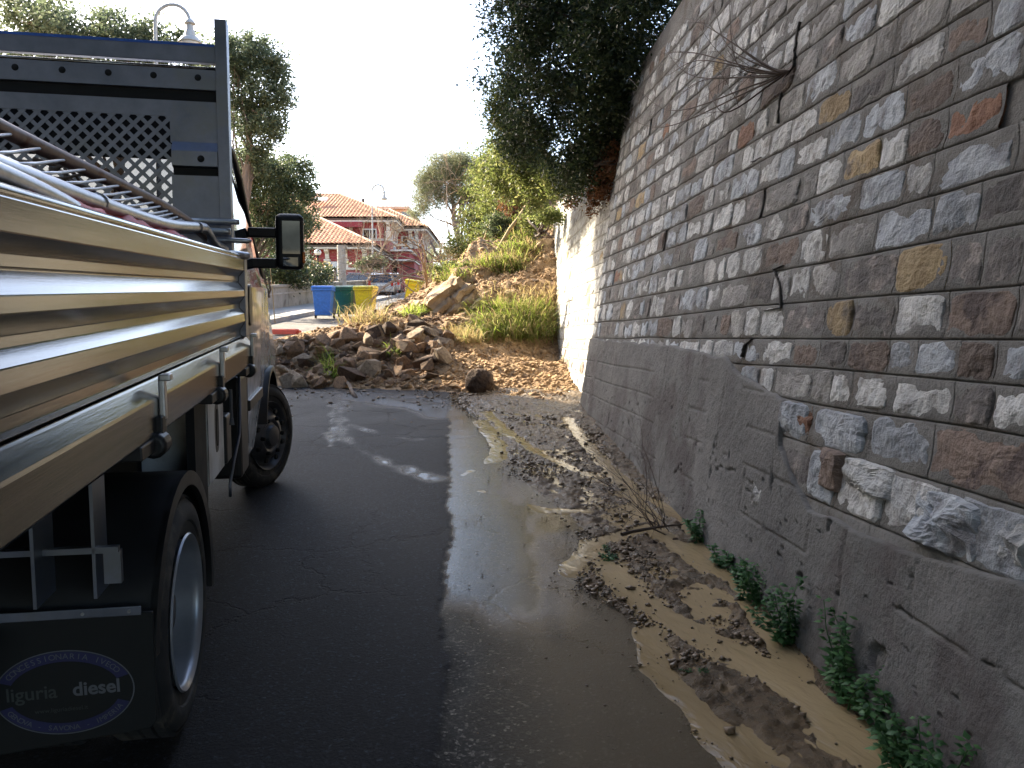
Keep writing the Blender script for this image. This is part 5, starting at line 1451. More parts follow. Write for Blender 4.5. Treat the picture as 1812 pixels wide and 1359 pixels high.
# shrub rooted in the wall crack, bare twigs reaching to the left
cy, cz = on_wall(1405, 128); p0 = wall_p(cy, cz, .03)
mb = MB(); rng = np.random.default_rng(8)
tgt = [(1140, 215), (1170, 55), (1230, 20), (1150, 145), (1200, 190), (1290, -20), (1240, 110), (1320, 165), (1215, 150), (1360, -10), (1330, 30)]
for i, (u, v) in enumerate(tgt):
    yy, zz = on_wall(u, v); q = wall_p(yy, zz, .20 + .25 * rng.random())
    q = p0 + (q - p0) * (.75 if i % 3 else .95)
    mid = (p0 + q) / 2 + np.array([-.12, -.05, -.10 + .08 * rng.normal()])
    P = bend([p0, p0 * .8 + mid * .2 + np.array([-.02, 0, -.02]), mid, q], 6)
    mb.tube(P, np.linspace(.0075, .0014, len(P)), 5, caps=False)
    for j in range(4):
        k = rng.integers(6, len(P) - 2); bare_branches(mb, P[k], (P[k + 1] - P[k]) + rng.normal(0, .03, 3) * .8, .35 * rng.uniform(.5, 1.2), .0020, 1, rng, .02, .2, 2)
tag(mb.build('bare_shrub', M['twig'], None, smooth=True), 'leafless shrub rooted in the wall crack, twigs spread over the stones', 'shrub')
# dead shrub lying at the foot of the wall, with its root clod
q = on_ground(1165, 940); mb = MB(); rng = np.random.default_rng(18)
for i in range(12):
    d = np.array([-.32 + .3 * rng.normal(), .35 + .35 * rng.normal(), .9 + .2 * rng.normal()])
    bare_branches(mb, q + np.array([rng.normal(0, .03), rng.normal(0, .04), .02]), d, rng.uniform(.30, .58), .0028, 2, rng, -.03, .30, 3)
bare_branches(mb, q + np.array([-.24, -.2, .03]), np.array([1, .5, .12]), .42, .012, 1, rng, -.01, .1, 2)
tag(mb.build('dead_shrub', M['twig'], None, smooth=True), 'dead wiry shrub lying at the wall foot in the muddy water', 'shrub')
for k, (u, v, s_) in enumerate([(1160, 965, .06), (1195, 955, .05), (1125, 965, .035), (1098, 790, .05)]):
    qq = on_ground(u, v); put_rock(ROCKS['rock_d'][k], qq[0], qq[1], s_, ['dark root clod under the dead shrub', 'dark clod against the wall beside the dead shrub', 'small dark clod at the tip of the dead root', 'dark clod in the mud at the far foot of the wall'][k], None, z=qq[2] - .02, cat='clod', name='earth_clod')
# ================================================================== VEGETATION
def leaf_quads(P, size, seed, aspect=.42, up=.3, jitter=.35):
    """kite-shaped leaves at points P"""
    rng = np.random.default_rng(seed); n = len(P)
    d = rng.normal(size=(n, 3)); d[:, 2] = d[:, 2] * .8 + up * .5; d /= np.linalg.norm(d, axis=1)[:, None]
    r_ = rng.normal(size=(n, 3)); s = np.cross(d, r_); s /= np.linalg.norm(s, axis=1)[:, None] + 1e-9
    nn = np.cross(d, s)
    L_ = (size * rng.uniform(1 - jitter, 1 + jitter, n))[:, None]
    a = P - d * L_ * .5; b = P + d * L_ * .5
    m = P - d * L_ * .06 + nn * L_ * .05
    V = np.stack([a, m - s * L_ * aspect * .5, b, m + s * L_ * aspect * .5], 1)
    return V.reshape(-1, 3), np.arange(n * 4).reshape(n, 4)
def crown_points(ells, n_clump, leaves, clump_r, seed, shell=.55, flat=1.0):
    """clump centres inside ellipsoids (centre, radii), leaves gathered round them"""
    rng = np.random.default_rng(seed)
    vol = np.array([e[1][0] * e[1][1] * e[1][2] for e in ells]) ** .67; vol = vol / vol.sum()
    idx = rng.choice(len(ells), n_clump, p=vol)
    C = np.array([e[0] for e in ells])[idx]; Rr = np.array([e[1] for e in ells])[idx]
    d = rng.normal(size=(n_clump, 3)); d /= np.linalg.norm(d, axis=1)[:, None]
    r_ = (shell + (1 - shell) * rng.random(n_clump)) * np.clip(1 + .18 * rng.normal(size=n_clump), .4, 1.35)
    cc = C + d * Rr * r_[:, None]
    cr = clump_r * rng.uniform(.5, 1.4, n_clump)
    k = np.maximum(4, (leaves * rng.uniform(.5, 1.5, n_clump) * (cr / clump_r))).astype(int)
    P = np.repeat(cc, k, 0) + rng.normal(size=(k.sum(), 3)) * np.repeat(cr, k)[:, None] * np.array([.5, .5, .5 * flat])
    return P, cc
def limb(mb, a, b, r0, r1, rng, bow=.08, n=7):
    a, b = np.array(a, float), np.array(b, float); t = np.linspace(0, 1, n)[:, None]
    L_ = np.linalg.norm(b - a)
    off = rng.normal(0, bow * L_, 3)
    P = a + (b - a) * t + off * np.sin(t * math.pi) + rng.normal(0, .012 * L_, (n, 3)) * np.sin(t * math.pi)
    mb.tube(P, np.linspace(r0, r1, n), 8, caps=False); return P
def tree(name, label, cat, base, top, ells, n_clump, leaves, clump_r, lsize, lmat, bmat, seed, r0=.2, group=None, limbs=14, aspect=.42, shell=.5, flat=1.0, fork=.45):
    rng = np.random.default_rng(seed)
    base, top = np.array(base, float), np.array(top, float)
    root = thing(name, label, cat, base, group=group); inv = Matrix.Translation(-Vector(base))
    P, cc = crown_points(ells, n_clump, leaves, clump_r, seed, shell, flat)
    mb = MB(); tp = limb(mb, base - np.array([0, 0, .15]), top, r0, r0 * .45, rng, .03, 10)
    mb.build('trunk', M[bmat], root, smooth=True).matrix_parent_inverse = inv
    mb = MB()
    for i in range(limbs):
        c = cc[rng.integers(0, len(cc))]
        k = int(len(tp) * (fork + (1 - fork) * rng.random() * .95)); k = min(k, len(tp) - 1)
        Pl = limb(mb, tp[k], c, r0 * .32, r0 * .06, rng, .07)
        for j in range(3):
            c2 = cc[np.argsort(np.linalg.norm(cc - Pl[4 + j % 3], axis=1))[rng.integers(0, min(12, len(cc)))]]
            limb(mb, Pl[3 + j % 3], c2, r0 * .12, r0 * .03, rng, .08, 5)
    mb.build('limbs', M[bmat], root, smooth=True).matrix_parent_inverse = inv
    V, Q = leaf_quads(P, lsize, seed + 1, aspect)
    big_mesh('crown', V, Q, M[lmat], root).matrix_parent_inverse = inv
    return root
def bush(name, label, cat, ells, n_clump, leaves, clump_r, lsize, lmat, seed, group=None, aspect=.42, stems=8, base=None, bmat='twig', shell=.45):
    rng = np.random.default_rng(seed)
    P, cc = crown_points(ells, n_clump, leaves, clump_r, seed, shell)
    b0 = np.array(base if base is not None else [np.mean([e[0][0] for e in ells]), np.mean([e[0][1] for e in ells]), min(e[0][2] - e[1][2] for e in ells)], float)
    root = thing(name, label, cat, b0, group=group); inv = Matrix.Translation(-Vector(b0))
    mb = MB()
    for i in range(stems): limb(mb, b0 + rng.normal(0, .06, 3), cc[rng.integers(0, len(cc))], .03, .008, rng, .1)
    mb.build('stems', M[bmat], root, smooth=True).matrix_parent_inverse = inv
    V, Q = leaf_quads(P, lsize, seed + 1, aspect)
    big_mesh('foliage', V, Q, M[lmat], root).matrix_parent_inverse = inv
    return root
def E_(u, v, Y, rx, ry=None, rz=None): return (at(u, v, Y), (rx, ry or rx, rz or rx))
# the dark evergreen bush hanging over the wall
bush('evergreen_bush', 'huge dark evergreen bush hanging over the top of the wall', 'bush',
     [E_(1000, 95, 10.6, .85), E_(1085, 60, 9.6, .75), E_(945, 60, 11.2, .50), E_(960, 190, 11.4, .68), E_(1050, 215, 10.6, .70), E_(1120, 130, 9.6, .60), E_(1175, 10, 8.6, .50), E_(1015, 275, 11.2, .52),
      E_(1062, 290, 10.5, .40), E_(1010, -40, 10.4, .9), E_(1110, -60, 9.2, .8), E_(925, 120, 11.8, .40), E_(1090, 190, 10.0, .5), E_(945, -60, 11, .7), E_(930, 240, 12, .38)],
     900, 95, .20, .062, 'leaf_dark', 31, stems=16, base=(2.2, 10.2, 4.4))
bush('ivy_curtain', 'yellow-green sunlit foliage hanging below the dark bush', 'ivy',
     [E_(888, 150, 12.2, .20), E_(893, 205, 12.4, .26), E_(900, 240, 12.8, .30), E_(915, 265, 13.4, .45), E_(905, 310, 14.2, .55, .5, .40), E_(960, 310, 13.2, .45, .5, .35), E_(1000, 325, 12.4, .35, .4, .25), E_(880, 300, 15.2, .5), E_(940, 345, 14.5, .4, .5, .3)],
     420, 70, .16, .060, 'leaf_lit', 33, stems=10, base=at(985, 300, 14))  # yellower leaves also put the bush's sunlit lower edge into colour
bush('ivy_curtain', 'brown dry roots and leaves dangling over the edge of the sunlit wall', 'ivy',
     [E_(1075, 320, 10.35, .14, .2, .34), E_(1050, 335, 11.0, .12, .2, .28), E_(1010, 360, 12.4, .10, .2, .2), E_(1090, 290, 10.0, .14, .2, .3)],
     90, 40, .09, .05, 'deadleaf', 35, stems=26, base=at(1065, 285, 10.6))
bush('ivy_bank', 'green ivy bank rising behind the leaning poles', 'ivy',
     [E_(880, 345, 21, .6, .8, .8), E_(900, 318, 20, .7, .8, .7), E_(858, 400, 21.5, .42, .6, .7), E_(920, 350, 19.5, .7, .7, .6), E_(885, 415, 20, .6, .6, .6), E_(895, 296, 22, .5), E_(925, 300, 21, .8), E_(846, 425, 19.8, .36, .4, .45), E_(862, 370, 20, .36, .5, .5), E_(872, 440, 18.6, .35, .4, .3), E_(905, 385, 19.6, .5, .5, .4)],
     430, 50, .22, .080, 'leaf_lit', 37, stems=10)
bush('brown_bush', 'patch of rust-brown dead leaves in the middle of the ivy bank', 'bush', [E_(905, 350, 18.2, .35, .3, .35), E_(925, 365, 18.2, .22)], 70, 45, .14, .06, 'deadleaf', 39)
bush('slope_shrub', 'small leafy shrub on the crest above the clay slab', 'shrub', [E_(800, 478, 16.6, .34, .3, .16), E_(830, 480, 16.4, .28, .3, .14)], 80, 40, .09, .06, 'leaf_lit', 41, stems=5)
bush('slope_shrub', 'pale brush spilling from the ivy bank toward the pine', 'shrub', [E_(818, 440, 19.4, .38, .4, .40), E_(838, 395, 21, .40, .5, .5), E_(846, 335, 23, .45, .5, .6)], 150, 42, .18, .075, 'leaf_lit', 141, stems=8)
bush('dry_brush', 'brown dry brush among the dead branches above the tilted bin', 'brush', [E_(770, 490, 18.5, .40, .4, .35), E_(798, 462, 19, .34, .4, .30), E_(752, 520, 17.6, .28, .3, .26)], 110, 26, .16, .05, 'drygrass', 143, stems=34, bmat='twigpale')
bush('slope_shrub', 'round green shrub between the two leaning poles', 'shrub', [E_(885, 405, 18.6, .38, .3, .34)], 90, 45, .12, .06, 'leaf_mid', 43, stems=5)
bush('ivy_curtain', 'bright leaves hanging over the dark earth scar', 'ivy', [E_(945, 390, 16.8, .30, .3, .22), E_(975, 385, 15.6, .25, .3, .18)], 90, 45, .10, .06, 'leaf_lit', 45, stems=6)
# trees on the left, beyond the truck
def gp(x, y): return (x, y, g1(y) - .1)
tree('tall_tree', 'tall feathery tree top showing above the headboard beside the street lamp', 'tree', gp(-12.8, 27), (-12.4, 27, 10.6),
     [E_(60, 30, 27, 1.0, 1.2, .8), E_(130, 40, 26, 1.3, 1.2, .8), E_(210, 60, 27, 1.3, 1.2, .7), E_(270, 85, 27, 1.0, 1, .6), E_(100, 90, 27, 1.6, 1.2, .8), E_(180, 120, 27, 2.0, 1.4, .9), E_(330, 90, 26, .7, .8, .5), E_(60, 160, 27, 1.5)],
     300, 80, .38, .16, 'leaf_euc', 'bark', 51, r0=.22)
tree('tall_tree', 'slender grey-green tree with airy crown beside the headboard post', 'tree', gp(-9.3, 28.5), (-8.9, 28.5, 10.2),
     [E_(440, 90, 28, 1.0, 1.0, .6), E_(460, 160, 28, 1.0, 1.0, .7), E_(430, 200, 28.5, .8, 1, .8), E_(475, 225, 28, .7, .9, .5), E_(420, 120, 28.5, .7, 1, .7), E_(455, 270, 28.5, .5, .7, .35), E_(380, 110, 28.5, .8, 1, .6), E_(488, 120, 28, .5, .7, .5), E_(495, 180, 28, .4, .6, .5), E_(430, 290, 29, .8, .8, .5), E_(470, 300, 29, .6, .8, .4)],
     460, 60, .30, .13, 'leaf_euc', 'bark', 53, r0=.16)
tree('dark_tree', 'dense dark green tree behind the door mirror', 'tree', gp(-9.6, 30), (-9.4, 30, 5.2),
     [E_(470, 340, 30, 1.3, 1.1, 1.0), E_(520, 350, 30.5, .8, 1, .9), E_(440, 400, 30, 1.2, 1, 1.0), E_(505, 410, 30, 1.0, 1, .9), E_(540, 300, 31, .42, .6, .35), E_(490, 300, 30, .8, .8, .5), E_(545, 390, 31, .4, .5, .5), E_(535, 330, 31, .5, .6, .5), E_(430, 320, 30, .9, .8, .6), E_(515, 285, 31, .4, .5, .25)],
     460, 66, .28, .12, 'leaf_mid', 'bark', 55, r0=.18)
bush('hedge_shrub', 'dark shrub growing just behind the parapet wall', 'shrub', [E_(480, 470, 35, 1.2, .8, .9), E_(520, 480, 36, 1.1, .8, .7), E_(560, 490, 38, .8, .7, .5)], 170, 60, .3, .14, 'leaf_dark', 57, stems=8)
# umbrella pine across the bend
tree('umbrella_pine', 'umbrella pine with a bare leaning trunk beyond the slide', 'pine tree', at(822, 500, 46), at(800, 330, 46),
     [E_(790, 320, 46, 1.7, 1.7, .9), E_(830, 300, 46, 1.6, 1.6, .8), E_(770, 350, 46, 1.0, 1.2, .6), E_(860, 300, 47, 1.2, 1.3, .7), E_(745, 345, 46, .5, .8, .4), E_(800, 285, 46, 1.0, 1, .45), E_(765, 310, 46, .9, 1, .5), E_(845, 345, 46, 1.2, 1.2, .7), E_(738, 370, 47, .7, .8, .5), E_(880, 330, 47, 1.2, 1.2, .9), E_(815, 345, 46, 1.0, 1, .6), E_(860, 375, 47, .9, 1, .6), E_(755, 325, 46.5, .8, .9, .5), E_(885, 295, 47, 1.0, 1.2, .7), E_(790, 300, 46, 1.3, 1.3, .8)],
     760, 90, .42, .16, 'leaf_pine', 'bark', 61, r0=.20, aspect=.16, limbs=18, fork=.35)
bush('far_shrub', 'grey-green bank of shrubs below the pine', 'shrub', [E_(858, 425, 30, .6, 1, 1.0), E_(780, 450, 60, 1.2, 1, .6), E_(835, 440, 45, .8, .8, .8)], 90, 50, .35, .15, 'leaf_pine', 63, stems=6)
# tall pine added out of view on the left to shade the bush
tree('tall_pine', 'tall broad pine standing beside the flats', 'pine tree', gp(-14.3, 21.1), (-14.4, 21.3, 16.0),
     [((-14.2, 21.3, 16.6), (2.6, 2.6, 1.5)), ((-15.2, 22.8, 17.4), (2.4, 2.2, 1.2)), ((-13.8, 20.2, 15.6), (1.6, 1.6, 1.0)), ((-15.8, 20.2, 16.6), (2, 2, 1.2))],
     330, 80, .45, .26, 'leaf_pine', 'bark', 65, r0=.3, aspect=.3)
# unseen evergreens added above and behind the camera to cut the sky light
for k, (x, y, z) in enumerate([(3.4, 4.6, 6.4), (3.6, .6, 6.2), (3.4, -4.0, 6.0)]):
    tree('holm_oak', ['holm oak on top of the wall beside the hanging bush', 'holm oak on top of the wall above the camera', 'holm oak on top of the wall behind the camera'][k], 'tree', (x + .4, y, 4.3), (x, y, z + 1.5),
         [((x, y, z + .8), (1.9, 2.4, 1.9)), ((x - 2.2, y - .6, z + 2.0), (2.4, 2.2, 1.1)), ((x - 4.6, y - 1.2, z + 2.4), (2.2, 2.2, .9)), ((x + .8, y - 1, z + 1.8), (1.6, 1.8, 1.5))], 420, 60, .45, .26, 'leaf_dark', 'bark', 301 + k, r0=.18, group='holm oaks along the wall top')
for k, (x, y) in enumerate([(-7.5, -11), (-2.5, -13), (2.8, -12)]):
    tree('holm_oak', ['holm oak down the street near the flats', 'holm oak down the street in the middle', 'holm oak down the street by the wall'][k], 'tree', (x, y, g1(y) - .2), (x, y, 7),
         [((x, y, 7.5), (3.2, 2.6, 3.6)), ((x + 1, y, 4.5), (2.6, 2.2, 2.4)), ((x - 1, y + .5, 10), (2.6, 2.2, 2.4))], 300, 60, .55, .34, 'leaf_dark', 'bark', 311 + k, r0=.25, group='holm oaks down the street')
# weeds along the wall foot
def weed(u, v, hgt, n_st, seed, label):
    rng = np.random.default_rng(seed)
    q = on_ground(u, v); q[2] = g1(q[1])
    root = thing('weed_plant', label, 'weed', q, group='nettle-like weeds along the wall foot'); inv = Matrix.Translation(-Vector(q))
    mb = MB(); Vs = []; 
    for i in range(n_st):
        p = q + np.array([rng.normal(0, .025), rng.normal(0, .05), 0])
        d = np.array([-.25 + .25 * rng.normal(), .28 * rng.normal(), 1.0]); d /= np.linalg.norm(d)
        h = hgt * 1.25 * rng.uniform(.55, 1.1); ns = 9; pts = [p]
        for k in range(ns):
            d = d + rng.normal(0, .10, 3); d /= np.linalg.norm(d); p = p + d * h / ns; pts.append(p)
            for s_ in range(5):
                az = rng.uniform(0, 6.28); el = rng.uniform(-.35, .55)
                ld = np.array([math.cos(az) * math.cos(el), math.sin(az) * math.cos(el), math.sin(el)])
                L_ = rng.uniform(.026, .052) * min(1, hgt / .14 + .25) * (1.0 - .35 * k / ns)
                sd = np.cross(ld, [0, 0, 1.0]); sd /= np.linalg.norm(sd) + 1e-9; nn = np.cross(sd, ld)
                a = p + ld * .008; w = L_ * .30
                Vs.append([a, a + ld * L_ * .38 - sd * w - nn * .004, a + ld * L_ * .5 + nn * .003, a + ld * L_ * .38 + sd * w - nn * .004, a + ld * L_ - nn * .006])
        mb.tube(np.array(pts), np.linspace(.0035, .0015, len(pts)), 5, caps=False)
    mb.build('stems', M['leaf_weed'], root, smooth=True).matrix_parent_inverse = inv
    Vs = np.array(Vs); n = len(Vs)
    Q = np.array([[0, 1, 2, 3], [1, 4, 3, 2]])
    big_mesh('leaves', Vs.reshape(-1, 3), (Q[None] + (np.arange(n) * 5)[:, None, None]).reshape(-1, 4), M['leaf_weed'], root).matrix_parent_inverse = inv
for k, (u, v, h, n, lab) in enumerate([(1243, 958, .13, 4, 'leafy green weed nearest the dead shrub at the wall foot'), (1285, 1005, .09, 4, 'low weed just below the one by the dead shrub'), (1312, 1030, .11, 4, 'small weed at the start of the leafy row'),
                                       (1345, 1070, .20, 7, 'bushy weed in the middle of the row along the wall'), (1395, 1135, .22, 8, 'tall leafy weed leaning on the wall, one below the bushy one'), (1492, 1235, .24, 9, 'largest leafy weed, growing alone below the row'),
                                       (1583, 1325, .14, 6, 'weed with thin grass blades beside the foamy water'), (1632, 1405, .20, 9, 'leafy weed cut by the bottom edge of the photo'), (1078, 985, .04, 3, 'tiny weed in the muddy water beside the dead root'), (1218, 1185, .022, 2, 'tiny seedling on the lower mud bank')]):
    weed(u, v, h, n, 200 + k, lab)
tuft('grass_clump', [(1530, 1235), (1588, 1318)], 26, .16, .0018, 'grass', 'few thin grass blades arching over the muddy stream', 'grass clump', None, 91, .02, lean=(-.4, -.2, .8), on=lambda u, v: on_ground(u, v))
# ================================================================== STREET BEYOND THE SLIDE
def local(mb, name, mat, root, smooth=False, bevel=0):
    return mb.build(name, M[mat], root, smooth=smooth, bevel=bevel)
# wheeled bins
def wheelie(u, v, Y, mat, label, rz, s=1.0, tilt=(0, 0)):
    q = at(u, v, Y); q[2] = g1(Y) + .0
    r_ = thing('wheeled_bin', label, 'bin', q, (tilt[0], tilt[1], rz), 'wheeled bins by the road')
    r_.scale = (s, s, s)
    b = MB()
    # tapered body, front towards -y
    lo, hi = [(-.25, -.27), (.25, -.27), (.25, .22), (-.25, .22)], [(-.31, -.38), (.31, -.38), (.31, .32), (-.31, .32)]
    V = [(x, y, .09) for x, y in lo] + [(x, y, .98) for x, y in hi]
    b.add(V, [(3, 2, 1, 0), (4, 5, 6, 7), (0, 1, 5, 4), (1, 2, 6, 5), (2, 3, 7, 6), (3, 0, 4, 7)])
    body = local(b, 'body', mat, r_, bevel=.02)
    local(MB().box((0, -.385, .955), (.66, .06, .07)).box((0, .325, .955), (.66, .05, .07)).box((-.325, -.03, .955), (.05, .70, .07)).box((.325, -.03, .955), (.05, .70, .07)), 'rim', mat, r_, bevel=.012)
    l = MB().prism([(-.43, 1.0), (-.44, 1.03), (-.36, 1.075), (.0, 1.11), (.36, 1.09), (.40, 1.0)], (-.345, .345))
    local(l, 'lid', mat, r_, bevel=.015)
    local(MB().tube([(-.3, .43, 1.02), (.3, .43, 1.02)], .018, 8).box((-.28, .38, 1.0), (.03, .12, .05)).box((.28, .38, 1.0), (.03, .12, .05)), 'handle', 'plastic', r_)
    for x in (-.31, .31):
        local(MB().lathe([(-.03, .07), (-.025, .10), (.025, .10), (.03, .07)], 'x', (x, .22, .10), 18), 'wheel', 'rubber', r_, smooth='auto')
    an = np.linspace(0, math.pi, 12)
    # pressed wheel arch on the front panel
    arch = MB(); arch.grid(np.array([[(.13 + (.13 + dr) * math.cos(a), -.285 - .11 * ((.13 + dr) * math.sin(a) + .02), .10 + (.13 + dr) * math.sin(a)) for dr in (0, .02)] for a in an]) + np.array([0, -.012, 0]))
    local(arch, 'moulding', mat, r_)
    return r_
wheelie(573, 560, 28.5, 'bin_blue', 'blue wheeled bin at the pavement edge', R(3), 1.02)
wheelie(612, 556, 29.6, 'bin_green', 'dark green wheeled bin between the blue and the yellow bin', R(-4), 1.0)
wheelie(648, 556, 28.6, 'bin_yellow', 'yellow wheeled bin standing right of the green bin', R(-4), 1.02)
for u, Y, lab in [(597, 30.0, 'grey bin behind the blue bin'), (626, 29.9, 'grey bin half hidden behind the yellow bin')]:
    wheelie(u, 556, Y, 'bin_grey', lab, R(10), .98)
wheelie(733, 540, 22.8, 'bin_yellow', 'yellow wheeled bin tilted and half buried at the edge of the slide', R(-20), 1.0, (R(-10), R(9))).location.z += .25
# parapet wall along the pavement: panels and a coping
pw = thing('parapet_wall', 'grey concrete parapet wall along the pavement behind the bins', 'wall', (-9.6, 8, g1(8)))
ipw = Matrix.Translation(-Vector(pw.location))
y = 8.0
while y < 62:
    y2 = y + 2.96
    mb = MB(); z0, z1 = g1(y), g1(y2)
    V = []
    for x in (-9.5, -9.72):
        V += [(x, y, z0 + .1), (x, y2, z1 + .1), (x, y2, z1 + .98), (x, y, z0 + .98)]
    mb.add(V, [(0, 1, 2, 3), (7, 6, 5, 4), (0, 4, 5, 1), (3, 2, 6, 7), (1, 5, 6, 2), (0, 3, 7, 4)]); mb.build('panel', M['concrete'], pw, bevel=.01).matrix_parent_inverse = ipw
    mb = MB(); V = []
    for x in (-9.44, -9.78):
        V += [(x, y, z0 + .985), (x, y2 + .02, z1 + .985), (x, y2 + .02, z1 + 1.09), (x, y, z0 + 1.09)]
    mb.add(V, [(0, 1, 2, 3), (7, 6, 5, 4), (0, 4, 5, 1), (3, 2, 6, 7), (1, 5, 6, 2), (0, 3, 7, 4)]); mb.build('coping', M['concrete'], pw, bevel=.012).matrix_parent_inverse = ipw
    mb = MB(); V = []
    for x in (-9.47, -9.502):
        V += [(x, y, z0 + .70), (x, y2, z1 + .70), (x, y2, z1 + .76), (x, y, z0 + .76)]
    mb.add(V, [(0, 1, 2, 3), (7, 6, 5, 4), (0, 4, 5, 1), (3, 2, 6, 7), (1, 5, 6, 2), (0, 3, 7, 4)]); mb.build('moulding', M['paving'], pw).matrix_parent_inverse = ipw
    y += 3.0
# red barrier lying on the road, thin stick with base
q = at(507, 576, 21); q[2] = g1(21)
rbx = thing('road_barrier', 'red plastic barrier block lying on the road beside the cab', 'barrier', q, (0, 0, R(-4)))
local(MB().prism([(-.18, 0), (.18, 0), (.13, .10), (.10, .14), (-.10, .14), (-.13, .10)], (-.36, .30)), 'block', 'barrier_red', rbx, bevel=.02)
local(MB().box((.33, 0, .06), (.06, .2, .09)), 'end_lug', 'barrier_red', rbx, bevel=.01)
stick('marker_stick', at(487, 572, 20.6), at(478, 470, 20.6), .012, .010, 'pole', 'thin upright wooden stick beside the red barrier', 'stick', None, .004)
bush('bamboo_clump', 'thin bamboo canes beside the cab under the door mirror', 'bamboo', [((at(470, 490, 21.5)[0]), 21.5, at(470, 490, 21.5)[2]) and (at(470, 485, 21.5), (.12, .12, .6))], 30, 8, .1, .12, 'leaf_mid', 71, stems=16, aspect=.15)
# road paint: worn white edge strips where the sun comes through
def pole_lamp(u_pole, u_head, v_top, v_head, Y, label, sc_=1.0):
    p = at(u_pole, 400, Y); x0 = p[0]; z0 = g1(Y) - .1
    zt, zh = at(u_pole, v_top, Y)[2], at(u_pole, v_head, Y)[2]
    arm = at(u_head, 100, Y)[0] - x0
    r_ = thing('street_lamp', label, 'street lamp', (x0, Y, z0), group='swan-neck street lamps')
    h = zt - z0 - arm / 2
    local(MB().lathe([(0, .12), (.5, .11), (.55, .075), (h * .5, .06), (h, .042)], 'z', (0, 0, 0), 12), 'post', 'lamp_paint', r_, smooth='auto')
    t = np.linspace(math.pi, 0, 16)
    P = [(arm / 2 + arm / 2 * math.cos(a), 0, h + arm / 2 * math.sin(a)) for a in t] + [(arm, 0, zh - z0 + .52)]
    local(MB().tube(P, .030 + .0006 * Y, 8), 'swan_neck', 'lamp_paint', r_, smooth='auto')
    zz = zh - z0
    local(MB().lathe([(.55, .05), (.50, .10), (.46, .13), (.43, .13), (.41, .08), (.30, .09), (.26, .11), (.13, .13), (.10, .20), (.0, .27), (-.015, .27)], 'z', (arm, 0, zz), 20), 'head', 'lamp_paint', r_, smooth='auto')
    local(MB().lathe([(-.02, .24), (-.08, .2), (-.12, .0)], 'z', (arm, 0, zz), 18), 'lens', 'lamp_glass', r_, smooth=True)
    return r_
pole_lamp(283, 337, 8, 75, 20, 'near swan-neck street lamp rising behind the truck headboard')
pole_lamp(659, 677.5, 327, 352, 60, 'far swan-neck street lamp in front of the red house')
q = at(563, 500, 42); q[2] = g1(42)
gl = thing('globe_lamp', 'white globe lamp on a dark post behind the blue bin', 'lamp', q)
hh = at(563, 447, 42)[2] - q[2]
local(MB().lathe([(0, .09), (.2, .06), (hh - .2, .045), (hh - .18, .09), (hh - .12, .09)], 'z', (0, 0, 0), 12), 'post', 'chassis', gl, smooth='auto')
local(MB().lathe([(hh - .14, .06), (hh - .1, .14), (hh, .19), (hh + .1, .14), (hh + .17, .03), (hh + .18, 0)], 'z', (0, 0, 0), 16), 'globe', 'lamp_glass', gl, smooth=True)
# grey tree stump and young bare trees before the house
q = at(605, 505, 46); q[2] = g1(46)
stt = thing('tree_stump', 'tall grey lopped tree trunk in front of the white house door', 'tree trunk', q)
hs = at(605, 434, 46)[2] - q[2]
tp = MB(); tp.tube([(0, 0, -.1), (.02, 0, hs * .4), (-.02, .02, hs * .8), (0, 0, hs)], [.30, .24, .23, .25], 12); tp.tube([(.05, 0, hs * .85), (.28, 0, hs * 1.0)], [.1, .08], 8)
local(tp, 'trunk', 'barkgrey', stt, smooth='auto')
YG = 'young bare trees before the house'
for k, (u, Y, sd) in enumerate([(645, 52, 21), (690, 54, 22), (632, 58, 23)]):
    q = at(u, 500, Y); q[2] = g1(Y)
    bare('bare_tree', q, (.05, 0, 1), 5.2, .05, 3, sd, 'twigpale', ['young leafless tree just left of the far street lamp', 'young leafless tree just right of the far street lamp', 'thin leafless tree against the lower house roof'][k], 'bare tree', YG, gravity=.03, split=4)
bush('orange_bush', 'bush with orange fruit in front of the red house wall', 'bush', [E_(648, 468, 50, .8, .7, .42), E_(668, 463, 50, .5, .5, .36)], 70, 45, .24, .15, 'leaf_mid', 73)
bush('garden_shrub', 'twiggy pale shrub beside the globe lamp', 'shrub', [E_(568, 482, 44, .7, .6, .6)], 40, 20, .2, .12, 'drygrass', 75, stems=20, bmat='twigpale')
